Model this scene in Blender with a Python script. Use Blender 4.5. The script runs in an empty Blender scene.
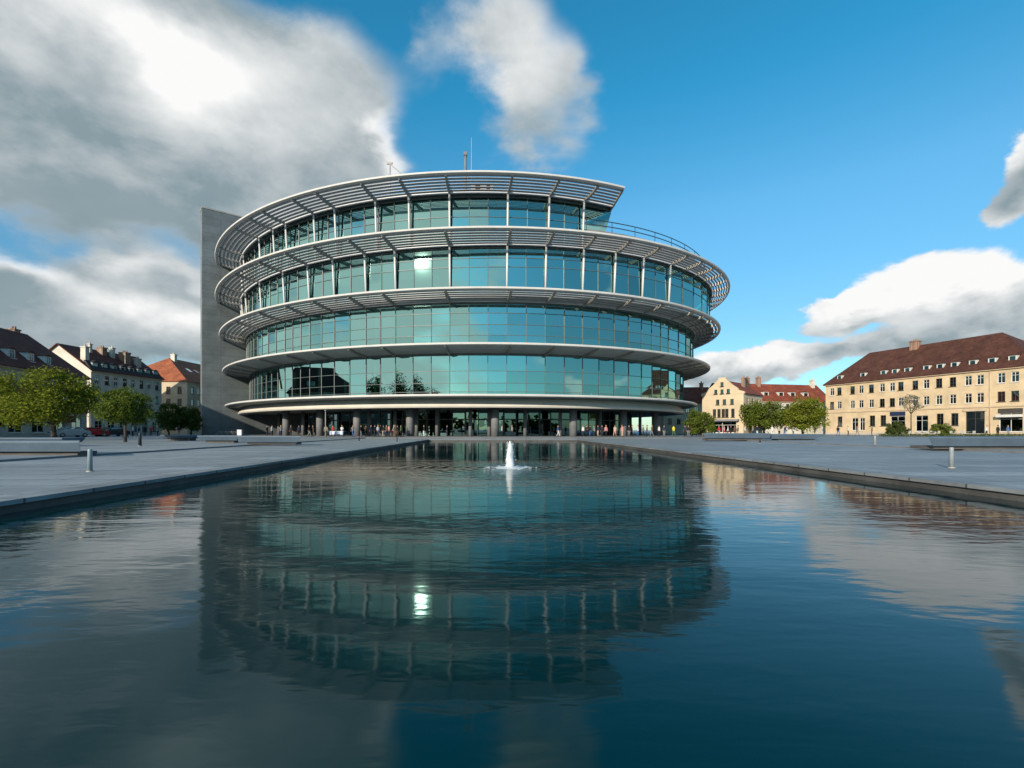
import bpy, bmesh, math, random
from mathutils import Vector, Matrix, noise
R_ = math.radians
PI = math.pi
random.seed(7)
sc = bpy.context.scene
COL = sc.collection

# ------------------------------------------------------------------ camera
F = 470.0; HZ = 430.0; EYE = 1.1
cam = bpy.data.cameras.new('camera'); camo = bpy.data.objects.new('camera', cam); COL.objects.link(camo)
camo.location = (0, 0, EYE); camo.rotation_euler = (R_(90), 0, 0)
cam.sensor_width = 36; cam.lens = 36 * F / 1024; cam.shift_y = (HZ - 384) / 1024
cam.clip_start = .1; cam.clip_end = 5000
sc.camera = camo
def PX(px, Y): return (px - 512) / F * Y
def PZ(py, Y): return EYE + (HZ - py) / F * Y

# ------------------------------------------------------------------ object helpers
def tag(o, label=None, cat=None, group=None, kind=None):
    if label: o['label'] = label
    if cat: o['category'] = cat
    if group: o['group'] = group
    if kind: o['kind'] = kind
    return o
def empty(name, loc=(0, 0, 0), rz=0):
    o = bpy.data.objects.new(name, None); COL.objects.link(o)
    o.location = loc; o.rotation_euler = (0, 0, rz); o.empty_display_size = .3
    return o
def children(o): return [c for c in KIDS.get(o.name, [])]
KIDS = {}
def copy_tree(o, parent=None):
    c = o.copy(); COL.objects.link(c)
    if parent:
        c.parent = parent; KIDS.setdefault(parent.name, []).append(c)
    for ch in children(o): copy_tree(ch, c)
    return c
class MB:
    def __init__(s): s.v = []; s.f = []; s.m = []; s.sm = []
    def face(s, pts, m=0, smooth=False):
        b = len(s.v); s.v += [tuple(p) for p in pts]; s.f.append(tuple(range(b, b + len(pts)))); s.m.append(m); s.sm.append(smooth)
    def idx(s, pts, faces, m=0, smooth=False):
        b = len(s.v); s.v += [tuple(p) for p in pts]
        for f in faces: s.f.append(tuple(b + i for i in f)); s.m.append(m); s.sm.append(smooth)
    def box(s, c, sx, sy, sz, ux=(1, 0), m=0):      # centre, size, heading of the x side
        ux = Vector((ux[0], ux[1], 0)).normalized(); uy = Vector((-ux.y, ux.x, 0)); c = Vector(c); P = []
        for k in (-.5, .5):
            for (i, j) in ((-.5, -.5), (.5, -.5), (.5, .5), (-.5, .5)):
                P.append(c + ux * (i * sx) + uy * (j * sy) + Vector((0, 0, k * sz)))
        s.idx(P, [(3, 2, 1, 0), (4, 5, 6, 7), (0, 1, 5, 4), (1, 2, 6, 5), (2, 3, 7, 6), (3, 0, 4, 7)], m)
    def tube(s, pts, rad, n=8, m=0, smooth=True, caps=True):
        pts = [Vector(p) for p in pts]
        if not hasattr(rad, '__len__'): rad = [rad] * len(pts)
        P = []; up = Vector((.13, .29, .95))
        for i, p in enumerate(pts):
            d = (pts[min(i + 1, len(pts) - 1)] - pts[max(i - 1, 0)]).normalized()
            a = d.cross(up)
            if a.length < .05: a = d.cross(Vector((1, 0, 0)))
            a.normalize(); b = d.cross(a)
            for k in range(n):
                t = 2 * PI * k / n; P.append(p + (a * math.cos(t) + b * math.sin(t)) * rad[i])
        fs = [(i * n + k, i * n + (k + 1) % n, (i + 1) * n + (k + 1) % n, (i + 1) * n + k) for i in range(len(pts) - 1) for k in range(n)]
        if caps: fs += [tuple(range(n - 1, -1, -1)), tuple((len(pts) - 1) * n + k for k in range(n))]
        s.idx(P, fs, m, smooth)
    def bar(s, a, b, w, h, m=0):                  # rectangular bar between two points, w sideways, h upright
        a, b = Vector(a), Vector(b); d = (b - a).normalized(); side = d.cross(Vector((0, 0, 1)))
        if side.length < 1e-3: side = Vector((1, 0, 0))
        side.normalize(); up = side.cross(d); P = []
        for p in (a, b):
            for (i, j) in ((-.5, -.5), (.5, -.5), (.5, .5), (-.5, .5)): P.append(p + side * (i * w) + up * (j * h))
        s.idx(P, [(0, 1, 2, 3), (7, 6, 5, 4), (4, 5, 1, 0), (5, 6, 2, 1), (6, 7, 3, 2), (7, 4, 0, 3)], m)
    def loft(s, rings, m=0, smooth=False, closed=True, loop=True):   # rings[i] = profile points
        n = len(rings[0]); P = [p for r in rings for p in r]; fs = []
        for i in range(len(rings) - (0 if loop else 1)):
            j = (i + 1) % len(rings)
            for k in range(n if closed else n - 1):
                l = (k + 1) % n; fs.append((i * n + k, i * n + l, j * n + l, j * n + k))
        if not loop and closed: fs += [tuple(range(n - 1, -1, -1)), tuple((len(rings) - 1) * n + k for k in range(n))]
        s.idx(P, fs, m, smooth)
    def build(s, name, mat, parent=None, org=(0, 0, 0), recalc=True):
        me = bpy.data.meshes.new(name); ox, oy, oz = org
        me.from_pydata([(x - ox, y - oy, z - oz) for (x, y, z) in s.v], [], s.f)
        mats = mat if isinstance(mat, (list, tuple)) else [mat]
        for mm in mats: me.materials.append(mm)
        me.polygons.foreach_set('material_index', s.m); me.polygons.foreach_set('use_smooth', s.sm)
        if recalc:
            bm = bmesh.new(); bm.from_mesh(me); bmesh.ops.recalc_face_normals(bm, faces=bm.faces); bm.to_mesh(me); bm.free()
        me.update(); o = bpy.data.objects.new(name, me); COL.objects.link(o)
        if parent is None: o.location = org
        else:
            o.parent = parent; KIDS.setdefault(parent.name, []).append(o)
        return o

# ------------------------------------------------------------------ materials
def newmat(name):
    m = bpy.data.materials.new(name); m.use_nodes = True; nt = m.node_tree; nt.nodes.clear()
    out = nt.nodes.new('ShaderNodeOutputMaterial'); return m, nt, out
def nd(nt, t, **kw):
    n = nt.nodes.new(t)
    for k, v in kw.items():
        if k == 'ins':
            for a, b in v.items():
                if hasattr(b, 'is_output') or isinstance(b, bpy.types.NodeSocket): nt.links.new(b, n.inputs[a])
                else: n.inputs[a].default_value = b
        else: setattr(n, k, v)
    return n
def c4(c): return (c[0], c[1], c[2], 1)
def mat(name, col, rough=.7, var=.12, scale=1.5, col2=None, bump=0, bscale=20, metal=0, spec=.4, pattern=None, island=0):
    m, nt, out = newmat(name)
    tc = nd(nt, 'ShaderNodeTexCoord'); geo = nd(nt, 'ShaderNodeNewGeometry')
    p = nd(nt, 'ShaderNodeBsdfPrincipled', ins={'Roughness': rough, 'Metallic': metal, 'Specular IOR Level': spec})
    vec = geo.outputs['Position'] if pattern == 'world' else tc.outputs['Object']
    n1 = nd(nt, 'ShaderNodeTexNoise', ins={'Vector': vec, 'Scale': scale, 'Detail': 6.0, 'Roughness': .62})
    lo = tuple(x * (1 - var * 1.6) for x in col); hi = col2 if col2 else tuple(min(1, x * (1 + var * 1.6)) for x in col)
    r = nd(nt, 'ShaderNodeMix', data_type='RGBA'); rm = nd(nt, 'ShaderNodeMapRange', ins={0: n1.outputs['Fac'], 1: .3, 2: .7})
    nt.links.new(rm.outputs[0], r.inputs[0]); r.inputs[6].default_value = c4(lo); r.inputs[7].default_value = c4(hi)
    col_out = r.outputs[2]
    if island:
        mu = nd(nt, 'ShaderNodeMapRange', ins={0: geo.outputs['Random Per Island'], 3: 1 - island, 4: 1 + island})
        x = nd(nt, 'ShaderNodeVectorMath', operation='SCALE', ins={0: col_out}); nt.links.new(mu.outputs[0], x.inputs['Scale']); col_out = x.outputs[0]
    nt.links.new(col_out, p.inputs['Base Color'])
    if bump:
        n2 = nd(nt, 'ShaderNodeTexNoise', ins={'Vector': vec, 'Scale': bscale, 'Detail': 5.0})
        b = nd(nt, 'ShaderNodeBump', ins={'Strength': bump, 'Distance': .05, 'Height': n2.outputs['Fac']})
        nt.links.new(b.outputs[0], p.inputs['Normal'])
    nt.links.new(p.outputs[0], out.inputs[0]); m['p'] = 1
    return m
def brickmat(name, col, mortar, scale=1, bw=.5, rh=.25, ms=.02, rough=.7, bump=.3, var=.25, offset=.5, axis='XY', rot=0.0):
    m, nt, out = newmat(name)
    tc = nd(nt, 'ShaderNodeTexCoord'); p = nd(nt, 'ShaderNodeBsdfPrincipled', ins={'Roughness': rough, 'Specular IOR Level': .35})
    vec = tc.outputs['Object']
    if axis == 'wall':      # horizontal run along the wall, height up
        mp = nd(nt, 'ShaderNodeVectorRotate', rotation_type='Z_AXIS', ins={'Vector': vec, 'Angle': rot})
        s = nd(nt, 'ShaderNodeSeparateXYZ', ins={0: mp.outputs[0]}); cmb = nd(nt, 'ShaderNodeCombineXYZ', ins={0: s.outputs[0], 1: s.outputs[2]})
        vec = cmb.outputs[0]
    elif rot:
        mp = nd(nt, 'ShaderNodeVectorRotate', rotation_type='Z_AXIS', ins={'Vector': vec, 'Angle': rot}); vec = mp.outputs[0]
    br = nd(nt, 'ShaderNodeTexBrick', offset=offset, ins={'Vector': vec, 'Color1': c4([x * (1 - var) for x in col]), 'Color2': c4([min(1, x * (1 + var)) for x in col]), 'Mortar': c4(mortar), 'Scale': scale, 'Mortar Size': ms, 'Brick Width': bw, 'Row Height': rh})
    n1 = nd(nt, 'ShaderNodeTexNoise', ins={'Vector': tc.outputs['Object'], 'Scale': .35, 'Detail': 8.0, 'Roughness': .65})
    mr = nd(nt, 'ShaderNodeMapRange', ins={0: n1.outputs['Fac'], 1: .3, 2: .7, 3: .72, 4: 1.18})
    x = nd(nt, 'ShaderNodeVectorMath', operation='SCALE', ins={0: br.outputs['Color']}); nt.links.new(mr.outputs[0], x.inputs['Scale'])
    nt.links.new(x.outputs[0], p.inputs['Base Color'])
    if bump:
        b = nd(nt, 'ShaderNodeBump', ins={'Strength': bump, 'Distance': .03, 'Height': br.outputs['Fac']}); b.invert = True
        nt.links.new(b.outputs[0], p.inputs['Normal'])
    nt.links.new(p.outputs[0], out.inputs[0])
    return m
def glassmat(name, refl=(.6, .86, .9), trans=(.14, .3, .3), base=.5, rough=.0, island=.0):
    m, nt, out = newmat(name)
    lw = nd(nt, 'ShaderNodeLayerWeight', ins={'Blend': .35}); mr = nd(nt, 'ShaderNodeMapRange', ins={0: lw.outputs['Fresnel'], 1: .0, 2: 1., 3: base, 4: 1.})
    g = nd(nt, 'ShaderNodeBsdfGlossy', ins={'Color': c4(refl), 'Roughness': rough}); t = nd(nt, 'ShaderNodeBsdfTransparent', ins={'Color': c4(trans)})
    if island:
        geo = nd(nt, 'ShaderNodeNewGeometry'); mu = nd(nt, 'ShaderNodeMapRange', ins={0: geo.outputs['Random Per Island'], 3: 1 - island, 4: 1 + island * .4})
        x = nd(nt, 'ShaderNodeVectorMath', operation='SCALE', ins={0: c4(refl)[:3]}); nt.links.new(mu.outputs[0], x.inputs['Scale']); nt.links.new(x.outputs[0], g.inputs['Color'])
    mx = nd(nt, 'ShaderNodeMixShader', ins={0: mr.outputs[0], 1: t.outputs[0], 2: g.outputs[0]}); nt.links.new(mx.outputs[0], out.inputs[0])
    return m
def leafmat(name, a, b):
    m, nt, out = newmat(name)
    geo = nd(nt, 'ShaderNodeNewGeometry'); tc = nd(nt, 'ShaderNodeTexCoord')
    n1 = nd(nt, 'ShaderNodeTexNoise', ins={'Vector': tc.outputs['Object'], 'Scale': 1.1, 'Detail': 3.0})
    ad = nd(nt, 'ShaderNodeMath', operation='ADD', ins={0: n1.outputs['Fac'], 1: geo.outputs['Random Per Island']})
    mr = nd(nt, 'ShaderNodeMapRange', ins={0: ad.outputs[0], 1: .4, 2: 1.6})
    r = nd(nt, 'ShaderNodeMix', data_type='RGBA', ins={0: mr.outputs[0]}); r.inputs[6].default_value = c4(a); r.inputs[7].default_value = c4(b)
    d = nd(nt, 'ShaderNodeBsdfDiffuse', ins={0: r.outputs[2]}); t = nd(nt, 'ShaderNodeBsdfTranslucent', ins={0: r.outputs[2]})
    mx = nd(nt, 'ShaderNodeMixShader', ins={0: .3, 1: d.outputs[0], 2: t.outputs[0]}); nt.links.new(mx.outputs[0], out.inputs[0])
    return m

M = {}
M['white'] = mat('white_paint', (.66, .65, .63), .42, .05, .6)
M['louvre'] = mat('louvre_paint', (.40, .41, .42), .4, .08, .8)
M['rib'] = mat('rib_steel', (.34, .325, .30), .45, .1, .8)
M['dark'] = mat('dark_metal', (.028, .034, .038), .45, .1, 1)
M['mullion'] = mat('mullion_metal', (.10, .135, .14), .4, .1, 1)
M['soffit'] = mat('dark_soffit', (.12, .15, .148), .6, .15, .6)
M['panel'] = mat('canopy_panel', (.5, .5, .49), .5, .06, .4)
M['postw'] = mat('post_paint', (.62, .63, .64), .4, .05, .6)
M['colglass'] = mat('column_pale', (.42, .5, .48), .5, .06, .6)
M['fascia'] = mat('fascia_render', (.68, .64, .57), .6, .06, .3, bump=.05)
M['conc'] = mat('column_concrete', (.16, .165, .175), .7, .14, .7, bump=.15)
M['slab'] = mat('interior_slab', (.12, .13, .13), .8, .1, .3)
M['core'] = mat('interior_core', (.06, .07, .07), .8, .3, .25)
M['glass'] = glassmat('facade_glass', (.43, .80, .74), (.19, .37, .33), .54, .015, .15)
M['shopglass'] = glassmat('entrance_glass', (.5, .8, .8), (.13, .19, .19), .16)
M['winglass'] = glassmat('window_glass', (.7, .8, .9), (.05, .06, .07), .25)
M['tower'] = brickmat('tower_panels', (.15, .172, .182), (.085, .1, .108), 1, 6.2, 1.7, .03, .55, .15, .03, 0, 'wall', -R_(39.4))
M['blind'] = mat('window_blind', (.6, .6, .57), .8, .06, .5)
M['terrace'] = mat('roof_membrane', (.2, .2, .2), .9, .15, .3)

# ------------------------------------------------------------------ world
AZ_SUN = math.atan2(-.515, -.857); EL_SUN = R_(19.5)
SUN = Vector((math.sin(AZ_SUN) * math.cos(EL_SUN), math.cos(AZ_SUN) * math.cos(EL_SUN), math.sin(EL_SUN)))
def make_world():
    w = bpy.data.worlds.new('World'); sc.world = w; w.use_nodes = True
    nt = w.node_tree; nt.nodes.clear()
    def v(x): return x
    def mth(op, a, b=None, c=None, clamp=False):
        n = nt.nodes.new('ShaderNodeMath'); n.operation = op; n.use_clamp = clamp
        for i, x in enumerate((a, b, c)):
            if x is None: continue
            if isinstance(x, (int, float)): n.inputs[i].default_value = x
            else: nt.links.new(x, n.inputs[i])
        return n.outputs[0]
    def rng(x, a, b, lo=0., hi=1., smooth=True):
        n = nt.nodes.new('ShaderNodeMapRange'); n.interpolation_type = 'SMOOTHSTEP' if smooth else 'LINEAR'
        nt.links.new(x, n.inputs[0])
        for i, k in enumerate((a, b, lo, hi)): n.inputs[i + 1].default_value = k
        return n.outputs[0]
    def noise_(vec, scale, detail=6., rough=.55, dist=0.):
        n = nt.nodes.new('ShaderNodeTexNoise'); nt.links.new(vec, n.inputs['Vector'])
        n.inputs['Scale'].default_value = scale; n.inputs['Detail'].default_value = detail; n.inputs['Roughness'].default_value = rough; n.inputs['Distortion'].default_value = dist
        return n
    def mixc(f, a, b, bl='MIX'):
        n = nt.nodes.new('ShaderNodeMix'); n.data_type = 'RGBA'; n.blend_type = bl
        for i, x in ((0, f), (6, a), (7, b)):
            if isinstance(x, (int, float)): n.inputs[i].default_value = x
            elif isinstance(x, tuple): n.inputs[i].default_value = c4(x)
            else: nt.links.new(x, n.inputs[i])
        return n.outputs[2]
    sky = nt.nodes.new('ShaderNodeTexSky'); sky.sky_type = 'NISHITA'; sky.sun_disc = False
    sky.sun_elevation = EL_SUN; sky.sun_rotation = AZ_SUN % (2 * PI); sky.air_density = 1.0; sky.dust_density = .35; sky.ozone_density = 2.2
    tc = nt.nodes.new('ShaderNodeTexCoord'); d = tc.outputs['Generated']
    s = nt.nodes.new('ShaderNodeSeparateXYZ'); nt.links.new(d, s.inputs[0]); x, y, z = s.outputs
    # broken, billowing cloud noise in direction space, flattened towards the horizon
    zz = mth('MULTIPLY', z, 1.7)
    cb = nt.nodes.new('ShaderNodeCombineXYZ'); nt.links.new(x, cb.inputs[0]); nt.links.new(y, cb.inputs[1]); nt.links.new(zz, cb.inputs[2])
    p = cb.outputs[0]
    big = noise_(p, 2.3, 8., .56, .25); fine = noise_(p, 6.5, 9., .6, .2)
    wv = nt.nodes.new('ShaderNodeVectorMath'); wv.operation = 'ADD'; nt.links.new(p, wv.inputs[0]); wv.inputs[1].default_value = (SUN.x * .05, SUN.y * .05, .07)
    fine2 = noise_(wv.outputs[0], 6.5, 4., .55, .2)
    az = mth('ARCTAN2', x, y); el = mth('ARCSINE', z)
    wq = mth('SUBTRACT', fine.outputs['Fac'], .5)
    mid = noise_(p, 4.2, 4., .5, .0); bq = mth('SUBTRACT', big.outputs['Fac'], .5); mq = mth('SUBTRACT', mid.outputs['Fac'], .5)
    right = rng(x, .2, .45); left = mth('MULTIPLY', mth('SUBTRACT', 1., right), rng(y, -.1, .3))
    azw = mth('ADD', az, mth('MULTIPLY', mth('SUBTRACT', 1., mth('MULTIPLY', right, .6)), mth('ADD', mth('MULTIPLY', wq, .12), mth('MULTIPLY', mq, .24)))); elw = mth('ADD', el, mth('ADD', mth('MULTIPLY', bq, .22), mth('MULTIPLY', mq, -.12)))
    def blobs(lst):
        acc = None
        for (px, py, sx, sy, amp) in lst:
            def ae(a, b): return math.atan2(a - 512, F), math.atan2(HZ - b, math.hypot(F, a - 512))
            a0, e0 = ae(px, py); a1, _ = ae(px + sx, py); _, e1 = ae(px, py - sy)
            sa = abs(a1 - a0); se = abs(e1 - e0)
            qa = mth('POWER', mth('DIVIDE', mth('SUBTRACT', azw, a0), sa), 2.); qe = mth('POWER', mth('DIVIDE', mth('SUBTRACT', elw, e0), se), 2.)
            g = mth('MULTIPLY', mth('EXPONENT', mth('MULTIPLY', mth('ADD', qa, qe), -1.)), amp)
            acc = g if acc is None else mth('ADD', acc, g)
        return acc
    dens = blobs(CLOUDS); bright = blobs(BRIGHT)
    # everywhere behind the photographer: broken cumulus, denser on the sun's side
    back = mth('MAXIMUM', rng(y, -.05, -.4), rng(x, -.74, -.9)); side = rng(x, .2, -.35)
    gen = mth('MULTIPLY', back, mth('ADD', mth('MULTIPLY', mth('ADD', bq, mq), 1.6), mth('ADD', -.1, mth('MULTIPLY', side, .85))))
    dens = mth('ADD', dens, gen)
    dd = mth('ADD', dens, mth('ADD', mth('MULTIPLY', wq, mth('ADD', mth('SUBTRACT', .62, mth('MULTIPLY', left, .2)), mth('MULTIPLY', right, .5))), mth('MULTIPLY', mth('SUBTRACT', big.outputs['Fac'], .5), .55)))
    alpha = rng(mth('MULTIPLY', mth('SUBTRACT', dd, .2), mth('ADD', 1.9, mth('MULTIPLY', rng(x, .25, .5), 2.6))), 0., 1.)
    alpha = mth('MULTIPLY', alpha, rng(z, -.01, .03))
    soft = mth('SUBTRACT', 1., mth('MULTIPLY', left, .5))
    lit = mth('ADD', mth('MULTIPLY', mth('MULTIPLY', mth('SUBTRACT', fine.outputs['Fac'], fine2.outputs['Fac']), 1.5), soft), bright)
    lit = mth('ADD', lit, mth('ADD', .10, mth('MULTIPLY', soft, mth('ADD', mth('MULTIPLY', mq, .55), mth('MULTIPLY', wq, .5)))))
    lit = mth('ADD', lit, mth('MULTIPLY', back, mth('ADD', mth('MULTIPLY', mq, 1.4), mth('ADD', .38, mth('MULTIPLY', rng(x, .15, -.25), .75)))))
    lit = mth('MAXIMUM', lit, mth('ADD', .08, mth('MULTIPLY', soft, mth('ADD', mth('MULTIPLY', mq, .5), mth('MULTIPLY', wq, .35)))))
    edge = rng(dd, .35, .8, 1., 0.)
    lit = mth('ADD', lit, mth('MULTIPLY', edge, .22), None, True)
    K = 10.
    grey = (.145 * K, .205 * K, .235 * K); white = (.66 * K, .66 * K, .655 * K)
    ccol = mixc(lit, grey, white)
    rp = nt.nodes.new('ShaderNodeValToRGB'); nt.links.new(z, rp.inputs[0]); els = rp.color_ramp.elements
    for i, (pz, cz_) in enumerate(SKYTINT):
        e_ = els[i] if i < 2 else els.new(pz)
        e_.position = pz; e_.color = c4([q / 1.5 for q in cz_])
    x15 = nt.nodes.new('ShaderNodeVectorMath'); x15.operation = 'SCALE'; nt.links.new(rp.outputs[0], x15.inputs[0]); x15.inputs['Scale'].default_value = 1.5
    skyc = mixc(1., sky.outputs[0], x15.outputs[0], 'MULTIPLY')
    final = mixc(alpha, skyc, ccol)
    bg = nt.nodes.new('ShaderNodeBackground'); nt.links.new(final, bg.inputs[0]); bg.inputs[1].default_value = .1
    out = nt.nodes.new('ShaderNodeOutputWorld'); nt.links.new(bg.outputs[0], out.inputs[0])
    w.cycles.sampling_method = 'MANUAL'; w.cycles.sample_map_resolution = 512
SKYTINT = ((0., (.62, .85, .93)), (.2, (.60, .95, 1.03)), (.4, (.62, 1.27, 1.33)), (.57, (.24, 1.28, 1.40)), (1., (.2, 1.2, 1.3)))
CLOUDS = [(20, 80, 110, 75, .9), (160, 60, 120, 110, 1.), (270, 120, 95, 85, .95), (345, 125, 45, 60, .7), (140, 205, 120, 44, 1.), (290, 215, 90, 30, .7), (-10, 160, 80, 48, .9), (330, 40, 50, 40, .35),
          (30, 322, 120, 46, 1.2), (125, 268, 80, 20, .85), (165, 330, 80, 34, 1.1), (410, 30, 26, 60, .25),
          (490, 15, 58, 60, .8), (535, 95, 50, 55, .75), (580, 85, 24, 40, .4), (520, 145, 40, 24, .4),
          (920, 292, 60, 32, 1.15), (845, 322, 50, 14, 1.), (1000, 308, 55, 30, 1.), (1003, 218, 34, 24, .85), (1040, 176, 36, 24, .85),
          (765, 362, 58, 15, .9), (850, 356, 70, 12, .7), (950, 350, 90, 18, .75), (715, 372, 40, 14, .6)]
BRIGHT = [(205, 92, 62, 50, .68), (250, 150, 150, 70, .2), (110, 25, 130, 46, .6), (20, 75, 70, 22, .3), (380, 140, 13, 28, .7), (335, 70, 60, 60, .28), (270, 110, 80, 60, .22), (15, 276, 70, 14, .8), (125, 262, 70, 12, .6), (155, 312, 60, 22, .9), (500, 30, 90, 90, .5), (545, 100, 50, 50, .3),
          (915, 282, 80, 36, 1.15), (835, 318, 60, 14, .9), (1000, 283, 50, 26, .7), (1020, 165, 30, 12, .5), (770, 356, 80, 12, .9)]
make_world()
sl = bpy.data.lights.new('sun', 'SUN'); sl.energy = 3.6; sl.angle = R_(.53); sl.color = (1, .88, .71)
so = bpy.data.objects.new('sun', sl); COL.objects.link(so); so.rotation_euler = SUN.to_track_quat('Z', 'Y').to_euler(); so.location = (-60, -40, 60)

# ------------------------------------------------------------------ ground, pool, plaza
YAW = 18 / F
def pool(xo, Y): return (xo - YAW * Y, Y)          # pool coordinates: offset across, distance along
XL, XR, Y0, Y1 = -7.5, 9.5, -5.0, 54.0
WATER = -.2
def sheet(mb, quad, z): mb.face([(x, y, z) for (x, y) in quad])
M['paving'] = None
def pavemat(name, col, bw=2.4, rh=1.2):
    m, nt, out = newmat(name)
    geo = nd(nt, 'ShaderNodeNewGeometry'); pos = geo.outputs['Position']
    rt = nd(nt, 'ShaderNodeVectorRotate', rotation_type='Z_AXIS', ins={'Vector': pos, 'Angle': -math.atan(YAW) })
    br = nd(nt, 'ShaderNodeTexBrick', offset=.5, ins={'Vector': rt.outputs[0], 'Color1': c4([c * .87 for c in col]), 'Color2': c4([c * 1.12 for c in col]), 'Mortar': c4([c * .3 for c in col]), 'Scale': 1., 'Mortar Size': .022, 'Brick Width': bw, 'Row Height': rh})
    st = nd(nt, 'ShaderNodeMapping', ins={0: rt.outputs[0], 3: (.09, .5, 1)})
    n1 = nd(nt, 'ShaderNodeTexNoise', ins={'Vector': st.outputs[0], 'Scale': 1.0, 'Detail': 7., 'Roughness': .6})
    n2 = nd(nt, 'ShaderNodeTexNoise', ins={'Vector': pos, 'Scale': 3.0, 'Detail': 8., 'Roughness': .7})
    m1 = nd(nt, 'ShaderNodeMapRange', ins={0: n1.outputs['Fac'], 1: .3, 2: .7, 3: .68, 4: 1.22}); m2 = nd(nt, 'ShaderNodeMapRange', ins={0: n2.outputs['Fac'], 1: .3, 2: .7, 3: .8, 4: 1.14})
    mm = nd(nt, 'ShaderNodeMath', operation='MULTIPLY', ins={0: m1.outputs[0], 1: m2.outputs[0]})
    x = nd(nt, 'ShaderNodeVectorMath', operation='SCALE', ins={0: br.outputs['Color']}); nt.links.new(mm.outputs[0], x.inputs['Scale'])
    ro = nd(nt, 'ShaderNodeMapRange', ins={0: n1.outputs['Fac'], 1: .3, 2: .7, 3: .5, 4: .75})
    b = nd(nt, 'ShaderNodeBump', ins={'Strength': .25, 'Distance': .01, 'Height': n2.outputs['Fac']})
    p = nd(nt, 'ShaderNodeBsdfPrincipled', ins={'Base Color': x.outputs[0], 'Roughness': ro.outputs[0], 'Normal': b.outputs[0], 'Specular IOR Level': .4})
    nt.links.new(p.outputs[0], out.inputs[0]); return m
M['pave'] = pavemat('plaza_paving', (.235, .27, .295))
M['pave2'] = pavemat('outer_paving', (.225, .26, .285), 3.2, 1.6)
M['coping'] = pavemat('coping_stone', (.20, .225, .245), 50., 1.3)
M['asphalt'] = mat('ground_asphalt', (.12, .12, .12), .9, .15, .2, pattern='world', bump=.2, bscale=30)
M['kerb'] = mat('kerb_stone', (.075, .075, .075), .6, .25, .8, pattern='world', bump=.3, bscale=6)
M['step'] = mat('step_stone', (.17, .17, .175), .6, .15, .8, pattern='world')

SL_, SR_ = -17.0, 25.0           # the risers where the outer plaza steps up
g = MB()                           # one sheet to the horizon with the hole of the pool and plaza
OUT = 1500
a, b, c, d_ = pool(SL_, -40), pool(SR_, -40), pool(SR_, 62), pool(SL_, 62)
o1, o2, o3, o4 = (-OUT, -OUT), (OUT, -OUT), (OUT, OUT), (-OUT, OUT)
for q in ((o1, o2, b, a), (o2, o3, c, b), (o3, o4, d_, c), (o4, o1, a, d_)): sheet(g, q, .08)
tag(g.build('ground', M['pave2']), kind='structure')
g = MB()
pl = [pool(XL, Y0), pool(XR, Y0), pool(XR, Y1), pool(XL, Y1)]
for q in ((a, b, pl[1], pl[0]), (b, c, pl[2], pl[1]), (c, d_, pl[3], pl[2]), (d_, a, pl[0], pl[3])): sheet(g, q, 0)
tag(g.build('plaza', M['pave']), kind='structure')
g = MB()                           # risers
for (p, q) in ((a, b), (b, c), (c, d_), (d_, a)):
    g.face([(p[0], p[1], 0), (q[0], q[1], 0), (q[0], q[1], .08), (p[0], p[1], .08)])
tag(g.build('plaza_step', M['step']), kind='structure')
g = MB()                           # pool basin
pw = [pool(XL - .06, Y0 - .06), pool(XR + .06, Y0 - .06), pool(XR + .06, Y1 + .06), pool(XL - .06, Y1 + .06)]
for i in range(4):
    p, q = pw[i], pw[(i + 1) % 4]
    g.face([(p[0], p[1], -1.2), (q[0], q[1], -1.2), (q[0], q[1], -.02), (p[0], p[1], -.02)])
g.face([(x, y, -1.2) for (x, y) in pw])
tag(g.build('pool_basin', M['kerb']), kind='structure')
g = MB(); KW = .5; CT = .012       # coping
pk = [pool(XL - KW, Y0 - KW), pool(XR + KW, Y0 - KW), pool(XR + KW, Y1 + KW), pool(XL - KW, Y1 + KW)]
for i in range(4):
    j = (i + 1) % 4
    for (A_, B_, za, zb) in ((pl, pk, CT, CT), (pk, pk, CT, -.06), (pl, pl, -.062, CT), (pw, pl, -.062, -.062)):
        g.face([(A_[i][0], A_[i][1], za), (A_[j][0], A_[j][1], za), (B_[j][0], B_[j][1], zb), (B_[i][0], B_[i][1], zb)])
tag(g.build('pool_coping', M['coping']), kind='structure')
FX, FY = PX(510, 16.1), 16.1
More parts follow.
